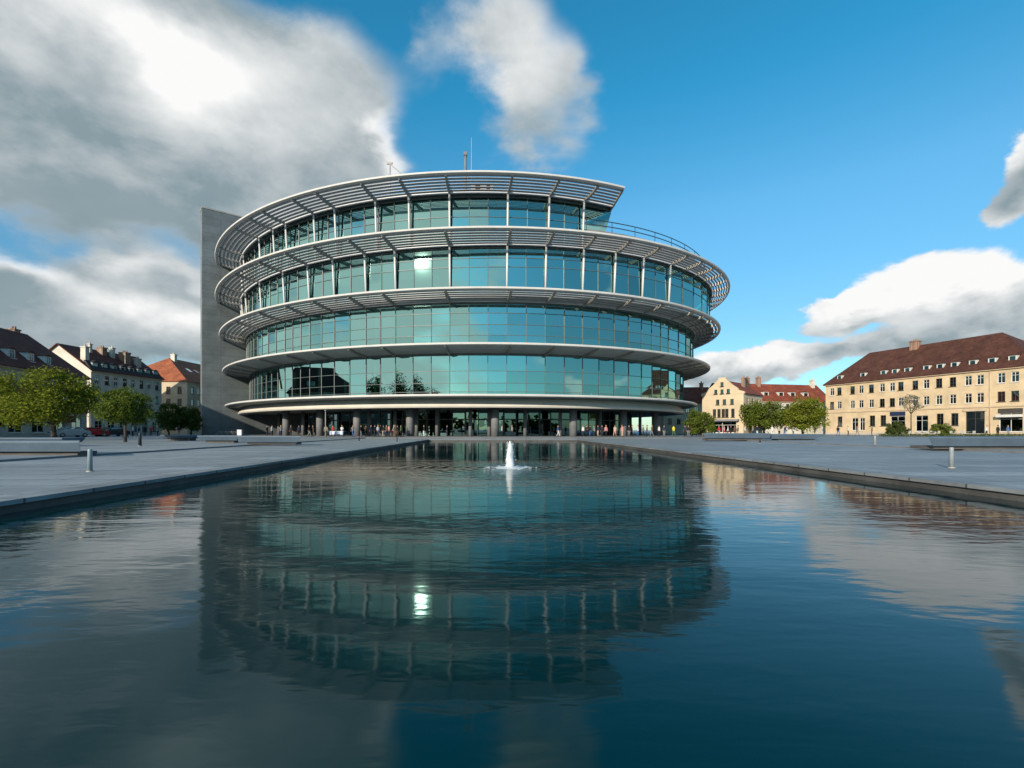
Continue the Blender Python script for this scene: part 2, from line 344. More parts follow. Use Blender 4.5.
def watermat():
    m, nt, out = newmat('pool_water')
    geo = nd(nt, 'ShaderNodeNewGeometry'); pos = geo.outputs['Position']
    mp = nd(nt, 'ShaderNodeMapping', ins={0: pos, 3: (.55, 1.5, 1)})
    n1 = nd(nt, 'ShaderNodeTexNoise', ins={'Vector': mp.outputs[0], 'Scale': .85, 'Detail': 3., 'Roughness': .5, 'Distortion': .5})
    mp2 = nd(nt, 'ShaderNodeMapping', ins={0: pos, 2: (0, 0, .5), 3: (.8, 2.2, 1)})
    n2 = nd(nt, 'ShaderNodeTexNoise', ins={'Vector': mp2.outputs[0], 'Scale': 3.6, 'Detail': 2., 'Roughness': .5, 'Distortion': .3})
    n3 = nd(nt, 'ShaderNodeTexNoise', ins={'Vector': pos, 'Scale': .13, 'Detail': 2.})    # gusts: calm and ruffled patches
    gu = nd(nt, 'ShaderNodeMapRange', ins={0: n3.outputs['Fac'], 1: .38, 2: .66, 3: .25, 4: 1.})
    h = nd(nt, 'ShaderNodeMath', operation='MULTIPLY_ADD', ins={0: n2.outputs['Fac'], 1: .22, 2: n1.outputs['Fac']})
    h = nd(nt, 'ShaderNodeMath', operation='MULTIPLY', ins={0: h.outputs[0], 1: gu.outputs[0]})
    # rings spreading from the fountain
    sub = nd(nt, 'ShaderNodeVectorMath', operation='SUBTRACT', ins={0: pos, 1: (FX, FY, WATER)}); ln = nd(nt, 'ShaderNodeVectorMath', operation='LENGTH', ins={0: sub.outputs[0]})
    sn = nd(nt, 'ShaderNodeMath', operation='SINE', ins={0: nd(nt, 'ShaderNodeMath', operation='MULTIPLY', ins={0: ln.outputs['Value'], 1: 15.}).outputs[0]})
    fa = nd(nt, 'ShaderNodeMapRange', ins={0: ln.outputs['Value'], 1: .6, 2: 4.6, 3: .3, 4: 0.})
    rg = nd(nt, 'ShaderNodeMath', operation='MULTIPLY', ins={0: sn.outputs[0], 1: fa.outputs[0]})
    hh = nd(nt, 'ShaderNodeMath', operation='ADD', ins={0: h.outputs[0], 1: rg.outputs[0]})
    b = nd(nt, 'ShaderNodeBump', ins={'Strength': WAVE, 'Distance': .1, 'Height': hh.outputs[0]})
    p = nd(nt, 'ShaderNodeBsdfPrincipled', ins={'Base Color': c4(WATERCOL), 'Roughness': .06, 'IOR': 1.333, 'Specular Tint': c4((.3, .88, .92)), 'Normal': b.outputs[0]})
    nt.links.new(p.outputs[0], out.inputs[0]); return m
WAVE = .185; WATERCOL = (.0, .021, .026)
g = MB(); sheet(g, pw, WATER); tag(g.build('water', watermat()), kind='structure')

# ------------------------------------------------------------------ fountain
def fountain():
    t = empty('fountain', (FX, FY, WATER)); tag(t, 'single white foaming water jet rising from the pool', 'fountain')
    wm = mat('foam', (.62, .68, .71), .35, .06, 6, bump=.6, bscale=25)
    rnd = random.Random(3)
    g = MB(); n = 14; rings = []
    for i in range(17):
        u = i / 16; z = u * .93; r = .05 * (1 - u) ** 2 + .10 * (1 - u ** 6) + .012
        if i == 16: r = .012
        rings.append([((r * (1 + .28 * noise.noise((math.cos(2 * PI * k / n) * 1.5, math.sin(2 * PI * k / n) * 1.5, z * 9)))) * math.cos(2 * PI * k / n) + .012 * math.sin(z * 11),
                       (r * (1 + .28 * noise.noise((math.cos(2 * PI * k / n) * 1.5 + 5, math.sin(2 * PI * k / n) * 1.5, z * 9)))) * math.sin(2 * PI * k / n), z) for k in range(n)])
    g.loft(rings, smooth=True, loop=False)
    g.build('jet', wm, t)
    g = MB()
    for k in range(110):
        u = rnd.random(); a = rnd.random() * 2 * PI; z = .93 * u; r = .05 + .2 * (1 - u) * rnd.random() + .04
        s = .006 + .012 * rnd.random(); c = Vector((r * math.cos(a), r * math.sin(a), z))
        g.idx([c + Vector(q) * s for q in ((1, 0, 0), (-1, 0, 0), (0, 1, 0), (0, -1, 0), (0, 0, 1.5), (0, 0, -1.5))], [(0, 2, 4), (2, 1, 4), (1, 3, 4), (3, 0, 4), (2, 0, 5), (1, 2, 5), (3, 1, 5), (0, 3, 5)], smooth=True)
    tag(g.build('spray', wm, t), kind='stuff')
    g = MB(); rings = []
    for i in range(48):
        a = 2 * PI * i / 48; w = .55 + .25 * noise.noise((math.cos(a) * 2, math.sin(a) * 2, 3)) + .12 * rnd.random()
        rings.append([(r * math.cos(a), r * math.sin(a), z) for (r, z) in ((.05, .05), (.2, .05 + .02 * rnd.random()), (.33, .03), (.33 + .35 * w * .6, .012), (.33 + .35 * w, -.01))])
    g.loft(rings, smooth=True, closed=False)
    for k in range(60):
        a = rnd.random() * 2 * PI; r = .45 + .5 * rnd.random() ** 1.5; s = .02 + .03 * rnd.random()
        g.idx([(r * math.cos(a) + s * math.cos(q * PI / 3) * 1.6, r * math.sin(a) + s * math.sin(q * PI / 3), .004) for q in range(6)] + [(r * math.cos(a), r * math.sin(a), .02)], [(q, (q + 1) % 6, 6) for q in range(6)], smooth=True)
    g.build('foam_ring', wm, t)
fountain()

# ------------------------------------------------------------------ the round office building
S = 1.15; KE = .843; PH = -.544; CY = 100 * S
CP, SP = math.cos(PH), math.sin(PH)
LV = {'A': (-11.38, 50.02, 30.81), 'B': (-10.03, 51.32, 23.72), 'C': (-10.42, 50.26, 16.98), 'D': (-10.97, 49.18, 10.57), 'E': (-11.82, 47.91, 4.44)}
def ell(l, d, t):
    cx, r, h = LV[l]; cx *= S; r *= S
    if l == 'B': d *= 1 - .3 * max(0, min(1, t + 1.0)) * max(0, min(1, 2.2 - t))     # the ring narrows to the right
    if l in 'AB' and d < 5.2: d *= 1 - .48 * max(0, min(1, (-2.3 - t) / .8))          # and towards the tower
    u = (r - d) * math.cos(t); v = (KE * r - d) * math.sin(t)
    return (cx + CP * u - SP * v, CY + SP * u + CP * v)
def zr(l): return LV[l][2] * S + EYE
def pt(l, d, t, z):
    x, y = ell(l, d, t); return Vector((x, y, z))
def t_of_px(l, d, px):
    best = None
    prev = None
    for i in range(2400):                      # front arc only, found from the near side
        t = -PI * 1.12 + i * (PI * 1.2) / 2399; x, y = ell(l, d, t); q = 512 + F * x / y
        if prev is not None and (prev - px) * (q - px) <= 0 and q >= prev: return t
        prev = q
    return None
B0 = (-13, 60, 0)
bld = empty('office_building', B0)
tag(bld, 'round glass office building with stacked white canopy rings and a grey slab tower', 'building')
POSTS = {'A': [222.5, 233, 243, 258.5, 272.5, 285, 313, 334, 375, 408.5, 449, 508, 549.5, 584], 'B': [226, 235, 245, 259, 282, 307, 332, 364, 394, 449, 507, 546, 584, 616, 644, 671]}
RIBT = {}
DP = 4.5
for l in 'ABCD':
    pxs = POSTS['A'] if l == 'A' else POSTS['B']
    ts = [t for t in (t_of_px(l, DP, p) for p in pxs) if t is not None]
    if l != 'A':
        st = .085
        while ts[-1] < 1.2: ts.append(ts[-1] + st)
    t0 = ts[0]; st = .1
    while ts[0] > -PI - .55: ts.insert(0, ts[0] - st)
    RIBT[l] = ts
tipA = t_of_px('A', .0, 625); tipA_in = t_of_px('A', DP, 613.5); tipA_g = t_of_px('A', 5.5, 611); tipA_gb = t_of_px('A', 5.5, 598)
TB = {'A': (-PI - .6, tipA), 'B': (-PI, PI), 'C': (-PI, PI), 'D': (-PI, PI), 'E': (-PI, PI)}
def arc(t0, t1, step=.022):
    n = max(2, int((t1 - t0) / step)); return [t0 + (t1 - t0) * i / n for i in range(n + 1)]
def ringstrip(l, prof, t0, t1, loop, m, name, parent, smooth=True, closed=True, mb=None):
    g = mb or MB(); ts = arc(t0, t1)
    if loop: ts = ts[:-1]
    g.loft([[pt(l, d, t, z) for (d, z) in prof] for t in ts], smooth=smooth, closed=closed, loop=loop)
    return g.build(name, m, parent, B0) if mb is None else g
DROP = .72
SLATS = 6
for l in 'ABCDE':
    z = zr(l); t0, t1 = TB[l]; loop = l != 'A'
    h = .36 if l in 'AB' else .36
    prof = [(.0, z - h * .3), (.05, z - .05), (.16, z), (.5, z - .02), (.56, z - h), (.22, z - h), (.06, z - h * .8)]
    rim = ringstrip(l, prof, t0, t1, loop, M['white'], 'canopy', bld, smooth=False)
    for p in rim.data.polygons: p.use_smooth = True
    try: rim.data.set_sharp_from_angle(angle=R_(40))
    except Exception: pass
    zi = z - DROP
    if l in 'ABC':
        g = MB()
        for k in range(SLATS):
            d0 = .72 + k * (DP - .72) / SLATS; w = .36
            zc = z - .12 - DROP * (d0 / DP) + .05
            tt1 = t1 if l != 'A' else tipA + (tipA_in - tipA) * d0 / DP
            ringstrip(l, [(d0, zc), (d0 + w, zc - .10), (d0 + w, zc - .15), (d0, zc - .05)], t0, tt1, loop, None, None, None, smooth=False, mb=g)
        g.build('louvres', M['louvre'], rim, B0)
        g = MB(); tt1 = t1 if l != 'A' else tipA_in
        ringstrip(l, [(DP - .1, zi + .12), (DP + .16, zi + .12), (DP + .16, zi - .22), (DP - .1, zi - .22)], t0, tt1, loop, None, None, None, smooth=False, mb=g)
        g.build('inner_rail', M['postw'], rim, B0)
    elif l == 'D':
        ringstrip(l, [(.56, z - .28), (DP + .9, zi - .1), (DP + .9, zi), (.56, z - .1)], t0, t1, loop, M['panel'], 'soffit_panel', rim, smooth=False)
    if l in 'ABCD':
        for t in RIBT[l]:
            if l == 'A' and t > tipA_in - .01: continue
            dd = .012
            g = MB(); a0 = z - .2; rp = []
            for (d, zt, zb) in ((.5, z - .16, z - .5), (2.6, z - .18 - DROP * .35, z - .62 - DROP * .42), (DP + 1.2, zi + .1, zi - .34)):
                zt -= .0; x = [pt(l, d, t, zt), pt(l, d, t, zb)]
                side = Vector((x[0].y - CY, -(x[0].x + 13), 0)).normalized() * .13
                rp.append([x[0] + side, x[0] - side, x[1] - side, x[1] + side])
            g.loft(rp, loop=False)
            g.build('rib', M['rib'], rim, B0)
# posts, outside the glass of the two upper storeys, leaning out a little
for (l, lb) in (('A', 'B'), ('B', 'C')):
    for t in RIBT[l]:
        if l == 'A' and t > tipA_in - .01: continue
        if l == 'B' and t > t_of_px('B', DP, 671) + .02: continue
        a = pt(l, DP + .02, t, zr(l) - DROP + .1); b = pt(l, DP + .55, t, zr(lb) - .3)
        g = MB(); g.tube([a, b], .155, 10); g.build('post', M['postw'], bld, B0)
# storeys: glass, mullions, spandrel, slabs
GD = {'A': 5.5, 'B': 5.21, 'C': 5.0, 'D': 5.0}
ROWS = {'A': [.62], 'B': [.18, .62, .8], 'C': [.32, .55, .8], 'D': [.16, .36, .64]}
def storey(l, zb, rows):
    d = GD[l]; zt = zr(l) - DROP - .35; ts = []
    R0 = RIBT[l]
    for i in range(len(R0) - 1):
        w = (pt(l, d, R0[i + 1], 0) - pt(l, d, R0[i], 0)).length; n = max(1, round(w / 2.7))
        ts += [R0[i] + (R0[i + 1] - R0[i]) * k / n for k in range(n)]
    ts.append(R0[-1])
    if l != 'A':       # the far side, seen from nowhere here
        pass
    else:
        ts = [t for t in ts if t < tipA_gb - .01]
    rnd = random.Random(ord(l)); g = MB(); mu = MB()
    zs = [zb] + [zb + (zt - zb) * r for r in rows] + [zt]
    for i in range(len(ts) - 1):
        for k in range(len(zs) - 1):
            j = [rnd.uniform(-.006, .006) for _ in range(3)]
            g.face([pt(l, d + j[0], ts[i], zs[k]), pt(l, d + j[1], ts[i + 1], zs[k]), pt(l, d + j[1] + j[2], ts[i + 1], zs[k + 1]), pt(l, d + j[0] + j[2], ts[i], zs[k + 1])])
        mu.bar(pt(l, d - .04, ts[i], zb), pt(l, d - .04, ts[i], zt), .085, .12)
        for zz in zs[1:-1]: mu.bar(pt(l, d - .03, ts[i], zz), pt(l, d - .03, ts[i + 1], zz), .1, .07)
    if l == 'A':
        for k in range(len(zs) - 1):
            f0 = (zs[k] - zb) / (zt - zb); f1 = (zs[k + 1] - zb) / (zt - zb); q0 = tipA_gb + (tipA_g - tipA_gb) * f0; q1 = tipA_gb + (tipA_g - tipA_gb) * f1
            g.face([pt(l, d, ts[-1], zs[k]), pt(l, d, q0, zs[k]), pt(l, d, q1, zs[k + 1]), pt(l, d, ts[-1], zs[k + 1])])
    bl = MB()
    for i in range(len(ts) - 1):
        if l != 'D' and rnd.random() < .34:
            f_ = rnd.choice((.35, .6, 1., 1.)); q0 = ts[i] + (ts[i + 1] - ts[i]) * .06; q1 = ts[i] + (ts[i + 1] - ts[i]) * .94; zl = zt - (zt - zb) * f_ * .92
            k_ = 5      # vertical strips of the blind
            for a_ in range(k_):
                u0 = q0 + (q1 - q0) * a_ / k_; u1 = q0 + (q1 - q0) * (a_ + .86) / k_; bl.face([pt(l, d + .3, u0, zl), pt(l, d + .36, u1, zl), pt(l, d + .36, u1, zt - .05), pt(l, d + .3, u0, zt - .05)])
    if bl.v: bl.build('blinds', M['blind'], bld, B0, recalc=False)
    gl = g.build('glass_facade', M['glass'], bld, B0, recalc=False); mu.build('mullion_grid', M['mullion'], gl, B0)
    t0, t1 = ts[0], (tipA_g if l == 'A' else ts[-1])
    g = MB(); zi = zr(l) - DROP
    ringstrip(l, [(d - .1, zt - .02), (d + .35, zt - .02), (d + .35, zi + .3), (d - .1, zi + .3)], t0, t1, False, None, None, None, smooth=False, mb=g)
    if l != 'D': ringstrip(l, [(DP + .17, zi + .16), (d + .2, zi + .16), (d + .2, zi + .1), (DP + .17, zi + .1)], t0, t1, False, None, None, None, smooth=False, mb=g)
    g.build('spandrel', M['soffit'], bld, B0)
    return ts
TS = {}
for (l, lb) in (('A', 'B'), ('B', 'C'), ('C', 'D'), ('D', 'E')):
    TS[l] = storey(l, zr(lb) - .45, ROWS[l])
def disc(l, d, z0, z1, m, name, t0=-PI, t1=PI, chord=False):
    g = MB(); ts = arc(t0, t1, .06)
    if not chord: ts = ts[:-1]
    n = len(ts); P = [pt(l, d, t, z0) for t in ts] + [pt(l, d, t, z1) for t in ts]
    g.idx(P, [tuple(range(n - 1, -1, -1)), tuple(range(n, 2 * n))] + [(i, (i + 1) % n, n + (i + 1) % n, n + i) for i in range(n)])
    return g.build(name, m, bld, B0)
disc('A', .5, zr('A') - .36, zr('A') - .1, M['terrace'], 'roof', -PI - .6, tipA, True) if False else None
g = MB()                                   # top roof sits on the glass line, cut straight behind
ts = arc(-PI - .6, tipA_g, .05); n = len(ts); P = [pt('A', 5.6, t, zr('A') - .62) for t in ts] + [pt('A', 5.6, t, zr('A') - .1) for t in ts]
g.idx(P, [tuple(range(n - 1, -1, -1)), tuple(range(n, 2 * n))] + [(i, (i + 1) % n, n + (i + 1) % n, n + i) for i in range(n)])
g.build('roof', M['terrace'], bld, B0)
for (l, lu) in (('B', 'A'), ('C', 'B'), ('D', 'C'), ('E', 'D')):
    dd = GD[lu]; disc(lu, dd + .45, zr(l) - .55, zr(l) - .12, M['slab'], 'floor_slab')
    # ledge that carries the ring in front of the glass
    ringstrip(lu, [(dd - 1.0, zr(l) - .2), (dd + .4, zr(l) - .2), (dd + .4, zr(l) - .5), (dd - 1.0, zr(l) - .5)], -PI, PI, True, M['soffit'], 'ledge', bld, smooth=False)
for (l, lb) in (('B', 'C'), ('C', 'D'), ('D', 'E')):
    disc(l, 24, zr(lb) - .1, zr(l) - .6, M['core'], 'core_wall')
disc('A', 26, zr('B') - .1, zr('A') - .65, M['core'], 'core_wall', -PI - .3, tipA - .7, True)
# pale round columns just inside the glass of the two middle storeys
for (l, lb, pxs) in (('D', 'E', [246, 271, 295, 320, 346, 376, 452, 560, 607, 651]), ('C', 'D', [252, 377, 450, 542, 560, 576, 612])):
    for px in pxs:
        t = t_of_px(l, GD[l] + .55, px)
        if t is None: continue
        g = MB(); g.tube([pt(l, GD[l] + .55, t, zr(lb) - .12), pt(l, GD[l] + .55, t, zr(l) - .6)], .3, 12); g.build('facade_column', M['colglass'], bld, B0)
# raking end wall of the top storey
g = MB(); zt = zr('A') - .2; zb = zr('B') - .2
TA = tipA_gb
P0 = pt('A', .3, tipA, zt); P1 = pt('A', DP, tipA_in, zt - DROP); P2 = pt('A', 5.5, tipA_g, zr('A') - DROP - .6); P3 = pt('A', 5.5, TA, zb)
bk = Vector((-.62, .78, 0)) * 34
def ins(p): return p + bk
g.face([P2, P3, ins(P3), ins(P2)]); off = Vector((-.25, -.05, 0))
g.face([P2 + off, P3 + off, ins(P3) + off, ins(P2) + off]); g.face([P2, P3, P3 + off, P2 + off]); g.face([P2, ins(P2), ins(P2) + off, P2 + off])
g.build('end_wall', M['soffit'], bld, B0)
g = MB(); g.bar(pt('A', .35, tipA, zr('A') - .28), pt('A', DP + 1.4, tipA_g, zr('A') - DROP - .25), .22, .42); g.build('rib', M['rib'], bld, B0)
t = t_of_px('B', 5.3, 611); g = MB(); g.tube([pt('B', 9, t, zb), pt('B', 9, t, zr('A') - .6)], .2, 10); g.build('post', M['postw'], bld, B0)
# terrace railing on the roof of the fourth ring
g = MB(); ts = arc(tipA_gb - .1, 1.1, .03); ZT = zr('B') + 2.7
P = [pt('B', 6.2, t, z_) for z_ in (zr('B') - .2, ZT) for t in ts]; n = len(ts)
g.idx(P, [tuple(range(n - 1, -1, -1)), tuple(range(n, 2 * n))] + [(i, (i + 1) % n, n + (i + 1) % n, n + i) for i in range(n)]); g.build('roof', M['terrace'], bld, B0)
g = MB()
for zz in (1.6, .85): g.tube([pt('B', 6.4, t, ZT + zz) for t in ts], .07, 5)
for t in ts[::3]: g.tube([pt('B', 6.4, t, ZT - .1), pt('B', 6.4, t, ZT + 1.6)], .05, 5)
g.build('roof_railing', M['dark'], bld, B0)
# lowest ring: soffit, fascia, columns, entrance glazing
z = zr('E')
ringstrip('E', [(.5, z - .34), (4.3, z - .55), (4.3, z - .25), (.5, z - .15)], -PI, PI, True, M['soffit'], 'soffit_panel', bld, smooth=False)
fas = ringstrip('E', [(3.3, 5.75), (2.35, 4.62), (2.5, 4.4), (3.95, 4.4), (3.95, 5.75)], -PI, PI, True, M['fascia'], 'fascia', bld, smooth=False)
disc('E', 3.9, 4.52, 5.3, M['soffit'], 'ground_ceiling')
for px in (249, 259, 286, 320, 357, 410, 495, 573, 623, 655, 680):
    t = t_of_px('E', 6.6, px)
    if t is None: continue
    g = MB(); g.tube([pt('E', 6.6, t, 0), pt('E', 6.6, t, 4.53)], .62, 16); g.build('column', M['conc'], bld, B0)
for px in (253, 279, 303, 369, 395, 416.5, 437, 470, 489, 525, 560, 600, 640, 663):
    t = t_of_px('E', 9.5, px)
    if t is None: continue
    g = MB(); g.tube([pt('E', 9.5, t, 0), pt('E', 9.5, t, 4.53)], .3, 12); g.build('column', M['conc'], bld, B0)
g = MB(); mu = MB(); dG = 13.0
tsg = arc(-PI * 1.05, .9, .055)
for i in range(len(tsg) - 1):
    for (za, zb_) in ((.0, 2.9), (2.9, 4.5)):
        j = random.uniform(-.01, .01); g.face([pt('E', dG, tsg[i], za), pt('E', dG, tsg[i + 1], za), pt('E', dG + j, tsg[i + 1], zb_), pt('E', dG + j, tsg[i], zb_)])
    mu.bar(pt('E', dG - .05, tsg[i], 0), pt('E', dG - .05, tsg[i], 4.5), .16 if i % 3 else .3, .14)
    mu.bar(pt('E', dG - .05, tsg[i], 2.9), pt('E', dG - .05, tsg[i + 1], 2.9), .14, .18)
gl = g.build('entrance_glazing', M['shopglass'], bld, B0, recalc=False); mu.build('frame', M['dark'], gl, B0)
g = MB()                                   # lobby core and a service block
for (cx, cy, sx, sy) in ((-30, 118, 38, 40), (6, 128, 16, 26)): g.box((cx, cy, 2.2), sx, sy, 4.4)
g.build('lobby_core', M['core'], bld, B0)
g = MB(); ts = arc(-PI, PI, .06)[:-1]; n = len(ts)
g.idx([pt('E', 4.6, t, .1) for t in ts] + [pt('E', 4.6, t, .0) for t in ts], [tuple(range(n))] + [(i, (i + 1) % n, n + (i + 1) % n, n + i) for i in range(n)])
g.build('podium', M['step'], bld, B0)
# slab tower on the left
TW0 = Vector((PX(202, 98), 98, 0)); TWd = Vector((5.0, 4.1, 0)).normalized(); TWn = Vector((-TWd.y, TWd.x, 0))
g = MB(); L = 24; TH = PZ(207.5, 98); tk = 2.6
g.box(TW0 + TWd * (L / 2) + TWn * (tk / 2) + Vector((0, 0, TH / 2)), L, tk, TH, (TWd.x, TWd.y))
tw = g.build('tower_wall', M['tower'], bld, B0)
g = MB(); g.box(TW0 + TWd * (L / 2) + TWn * (tk / 2) + Vector((0, 0, TH + .12)), L + .16, tk + .16, .28, (TWd.x, TWd.y)); g.build('coping', M['rib'], tw, B0)
# roof gear
def gear():
    zt = zr('A') - .1
    def P(px, Y): return Vector((PX(px, Y), Y, 0))
    g = MB(); a = P(465.5, 71); g.tube([a + Vector((0, 0, zt)), a + Vector((0, 0, PZ(153, 71)))], .2, 8); g.box(a + Vector((0, 0, PZ(154, 71))), .5, .5, .5); g.build('vent_pipe', M['conc'], bld, B0)
    g = MB(); a = P(471.5, 71); g.tube([a + Vector((0, 0, zt)), a + Vector((0, 0, PZ(137.5, 71)))], [.1, .05], 6); g.build('antenna', M['rib'], bld, B0)
    g = MB(); 
    for (px, w) in ((476, 1.4), (483, 2.2), (490, 1.0)): g.box(P(px, 71) + Vector((0, 0, zt + .65)), w, 1.5, 1.3)
    g.build('roof_unit', M['rib'], bld, B0)
    g = MB(); a = P(390, 73); g.tube([a + Vector((0, 0, zt)), a + Vector((0, 0, PZ(163.5, 73)))], .1, 6); g.bar(a + Vector((-.5, 0, PZ(163.5, 73))), a + Vector((.4, 0, PZ(163, 73))), .2, .3)
    g.bar(a + Vector((0, 0, PZ(164, 73))), a + Vector((1.7, 0, PZ(173, 73))), .1, .14); g.build('davit', M['rib'], bld, B0)
gear()
#PART2
# ------------------------------------------------------------------ houses
def roofmat(name, col, row=.35):
    m, nt, out = newmat(name)
    tc = nd(nt, 'ShaderNodeTexCoord'); s = nd(nt, 'ShaderNodeSeparateXYZ', ins={0: tc.outputs['Object']})
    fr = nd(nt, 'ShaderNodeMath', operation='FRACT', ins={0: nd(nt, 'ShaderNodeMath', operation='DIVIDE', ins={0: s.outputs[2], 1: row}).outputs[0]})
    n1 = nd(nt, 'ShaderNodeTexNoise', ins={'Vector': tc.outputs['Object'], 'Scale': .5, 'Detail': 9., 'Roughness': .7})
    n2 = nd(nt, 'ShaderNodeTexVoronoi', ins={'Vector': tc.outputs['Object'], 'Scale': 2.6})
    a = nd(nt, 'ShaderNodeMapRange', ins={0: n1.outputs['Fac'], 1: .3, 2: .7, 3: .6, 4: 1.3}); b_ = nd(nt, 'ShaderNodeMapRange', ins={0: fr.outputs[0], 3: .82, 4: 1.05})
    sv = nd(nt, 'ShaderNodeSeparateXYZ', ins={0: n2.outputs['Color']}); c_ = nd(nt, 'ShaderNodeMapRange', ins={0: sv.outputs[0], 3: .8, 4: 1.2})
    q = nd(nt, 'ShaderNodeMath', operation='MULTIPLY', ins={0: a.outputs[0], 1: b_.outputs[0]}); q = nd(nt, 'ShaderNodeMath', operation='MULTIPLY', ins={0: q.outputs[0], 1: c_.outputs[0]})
    x = nd(nt, 'ShaderNodeVectorMath', operation='SCALE', ins={0: col}); nt.links.new(q.outputs[0], x.inputs['Scale'])
    bp = nd(nt, 'ShaderNodeBump', ins={'Strength': .5, 'Distance': .06, 'Height': fr.outputs[0]})
    p = nd(nt, 'ShaderNodeBsdfPrincipled', ins={'Base Color': x.outputs[0], 'Roughness': .75, 'Normal': bp.outputs[0], 'Specular IOR Level': .3}); nt.links.new(p.outputs[0], out.inputs[0]); return m
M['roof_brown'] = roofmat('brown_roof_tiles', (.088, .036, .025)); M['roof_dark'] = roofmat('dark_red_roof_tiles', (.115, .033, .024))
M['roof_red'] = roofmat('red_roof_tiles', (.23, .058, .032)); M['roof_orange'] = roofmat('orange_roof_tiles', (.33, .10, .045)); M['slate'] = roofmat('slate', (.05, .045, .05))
M['yellow'] = mat('yellow_render', (.58, .46, .30), .85, .12, .45, bump=.1, bscale=3); M['cream'] = mat('cream_render', (.52, .44, .32), .85, .09, .3, bump=.1, bscale=3)
M['pale'] = mat('pale_render', (.60, .56, .48), .85, .13, .45); M['sand'] = mat('sand_render', (.56, .46, .32), .85, .09, .3); M['dirty'] = mat('grey_render', (.46, .42, .36), .85, .12, .3)
M['trim'] = mat('stone_trim', (.52, .42, .3), .8, .1, .8); M['frame'] = mat('window_paint', (.62, .62, .6), .5, .06, 1); M['framed'] = mat('dark_window_paint', (.06, .055, .05), .5, .1, 1)
M['brick'] = brickmat('chimney_brick', (.3, .15, .09), (.3, .28, .25), 1, .5, .2, .03); M['wood'] = mat('brown_door', (.1, .05, .03), .6, .15, 2)
M['signblue'] = mat('sign_blue', (.02, .035, .09), .4, .05, 1); M['awn_red'] = mat('awning_maroon', (.12, .012, .018), .7, .15, 1); M['awn_grey'] = mat('awning_grey', (.2, .21, .22), .7, .1, 1)
WCACHE = {}
def winmesh(w, h, style):
    key = (round(w, 2), round(h, 2), style)
    if key in WCACHE: return WCACHE[key]
    fw = .09; g = MB()
    for (cx, cz, sx, sz) in ((-w / 2 + fw / 2, 0, fw, h), (w / 2 - fw / 2, 0, fw, h), (0, h / 2 - fw / 2, w - 2 * fw, fw), (0, -h / 2 + fw / 2, w - 2 * fw, fw), (0, 0, .07, h - 2 * fw)): g.box((cx, 0, cz), sx, .08, sz)
    if style != 'plain':
        g.box((-w / 4 + .02, 0, h * .18), w / 2 - .15, .06, .06); g.box((w / 4 - .02, 0, h * .18), w / 2 - .15, .06, .06)
    g.box((0, .12, -h / 2 - .05), w + .2, .3, .09)          # sill
    o = g.build('window', M['framed'] if style == 'dark' else M['frame']); me = o.data; bpy.data.objects.remove(o)
    g = MB(); g.box((0, -.02, 0), w - .1, .02, h - .1); o = g.build('pane', M['winglass']); mp = o.data; bpy.data.objects.remove(o)
    WCACHE[key] = (me, mp); return me, mp
def put(me, name, parent, loc, rz):
    o = bpy.data.objects.new(name, me); COL.objects.link(o); o.parent = parent; o.location = loc; o.rotation_euler = (0, 0, rz); KIDS.setdefault(parent.name, []).append(o); return o
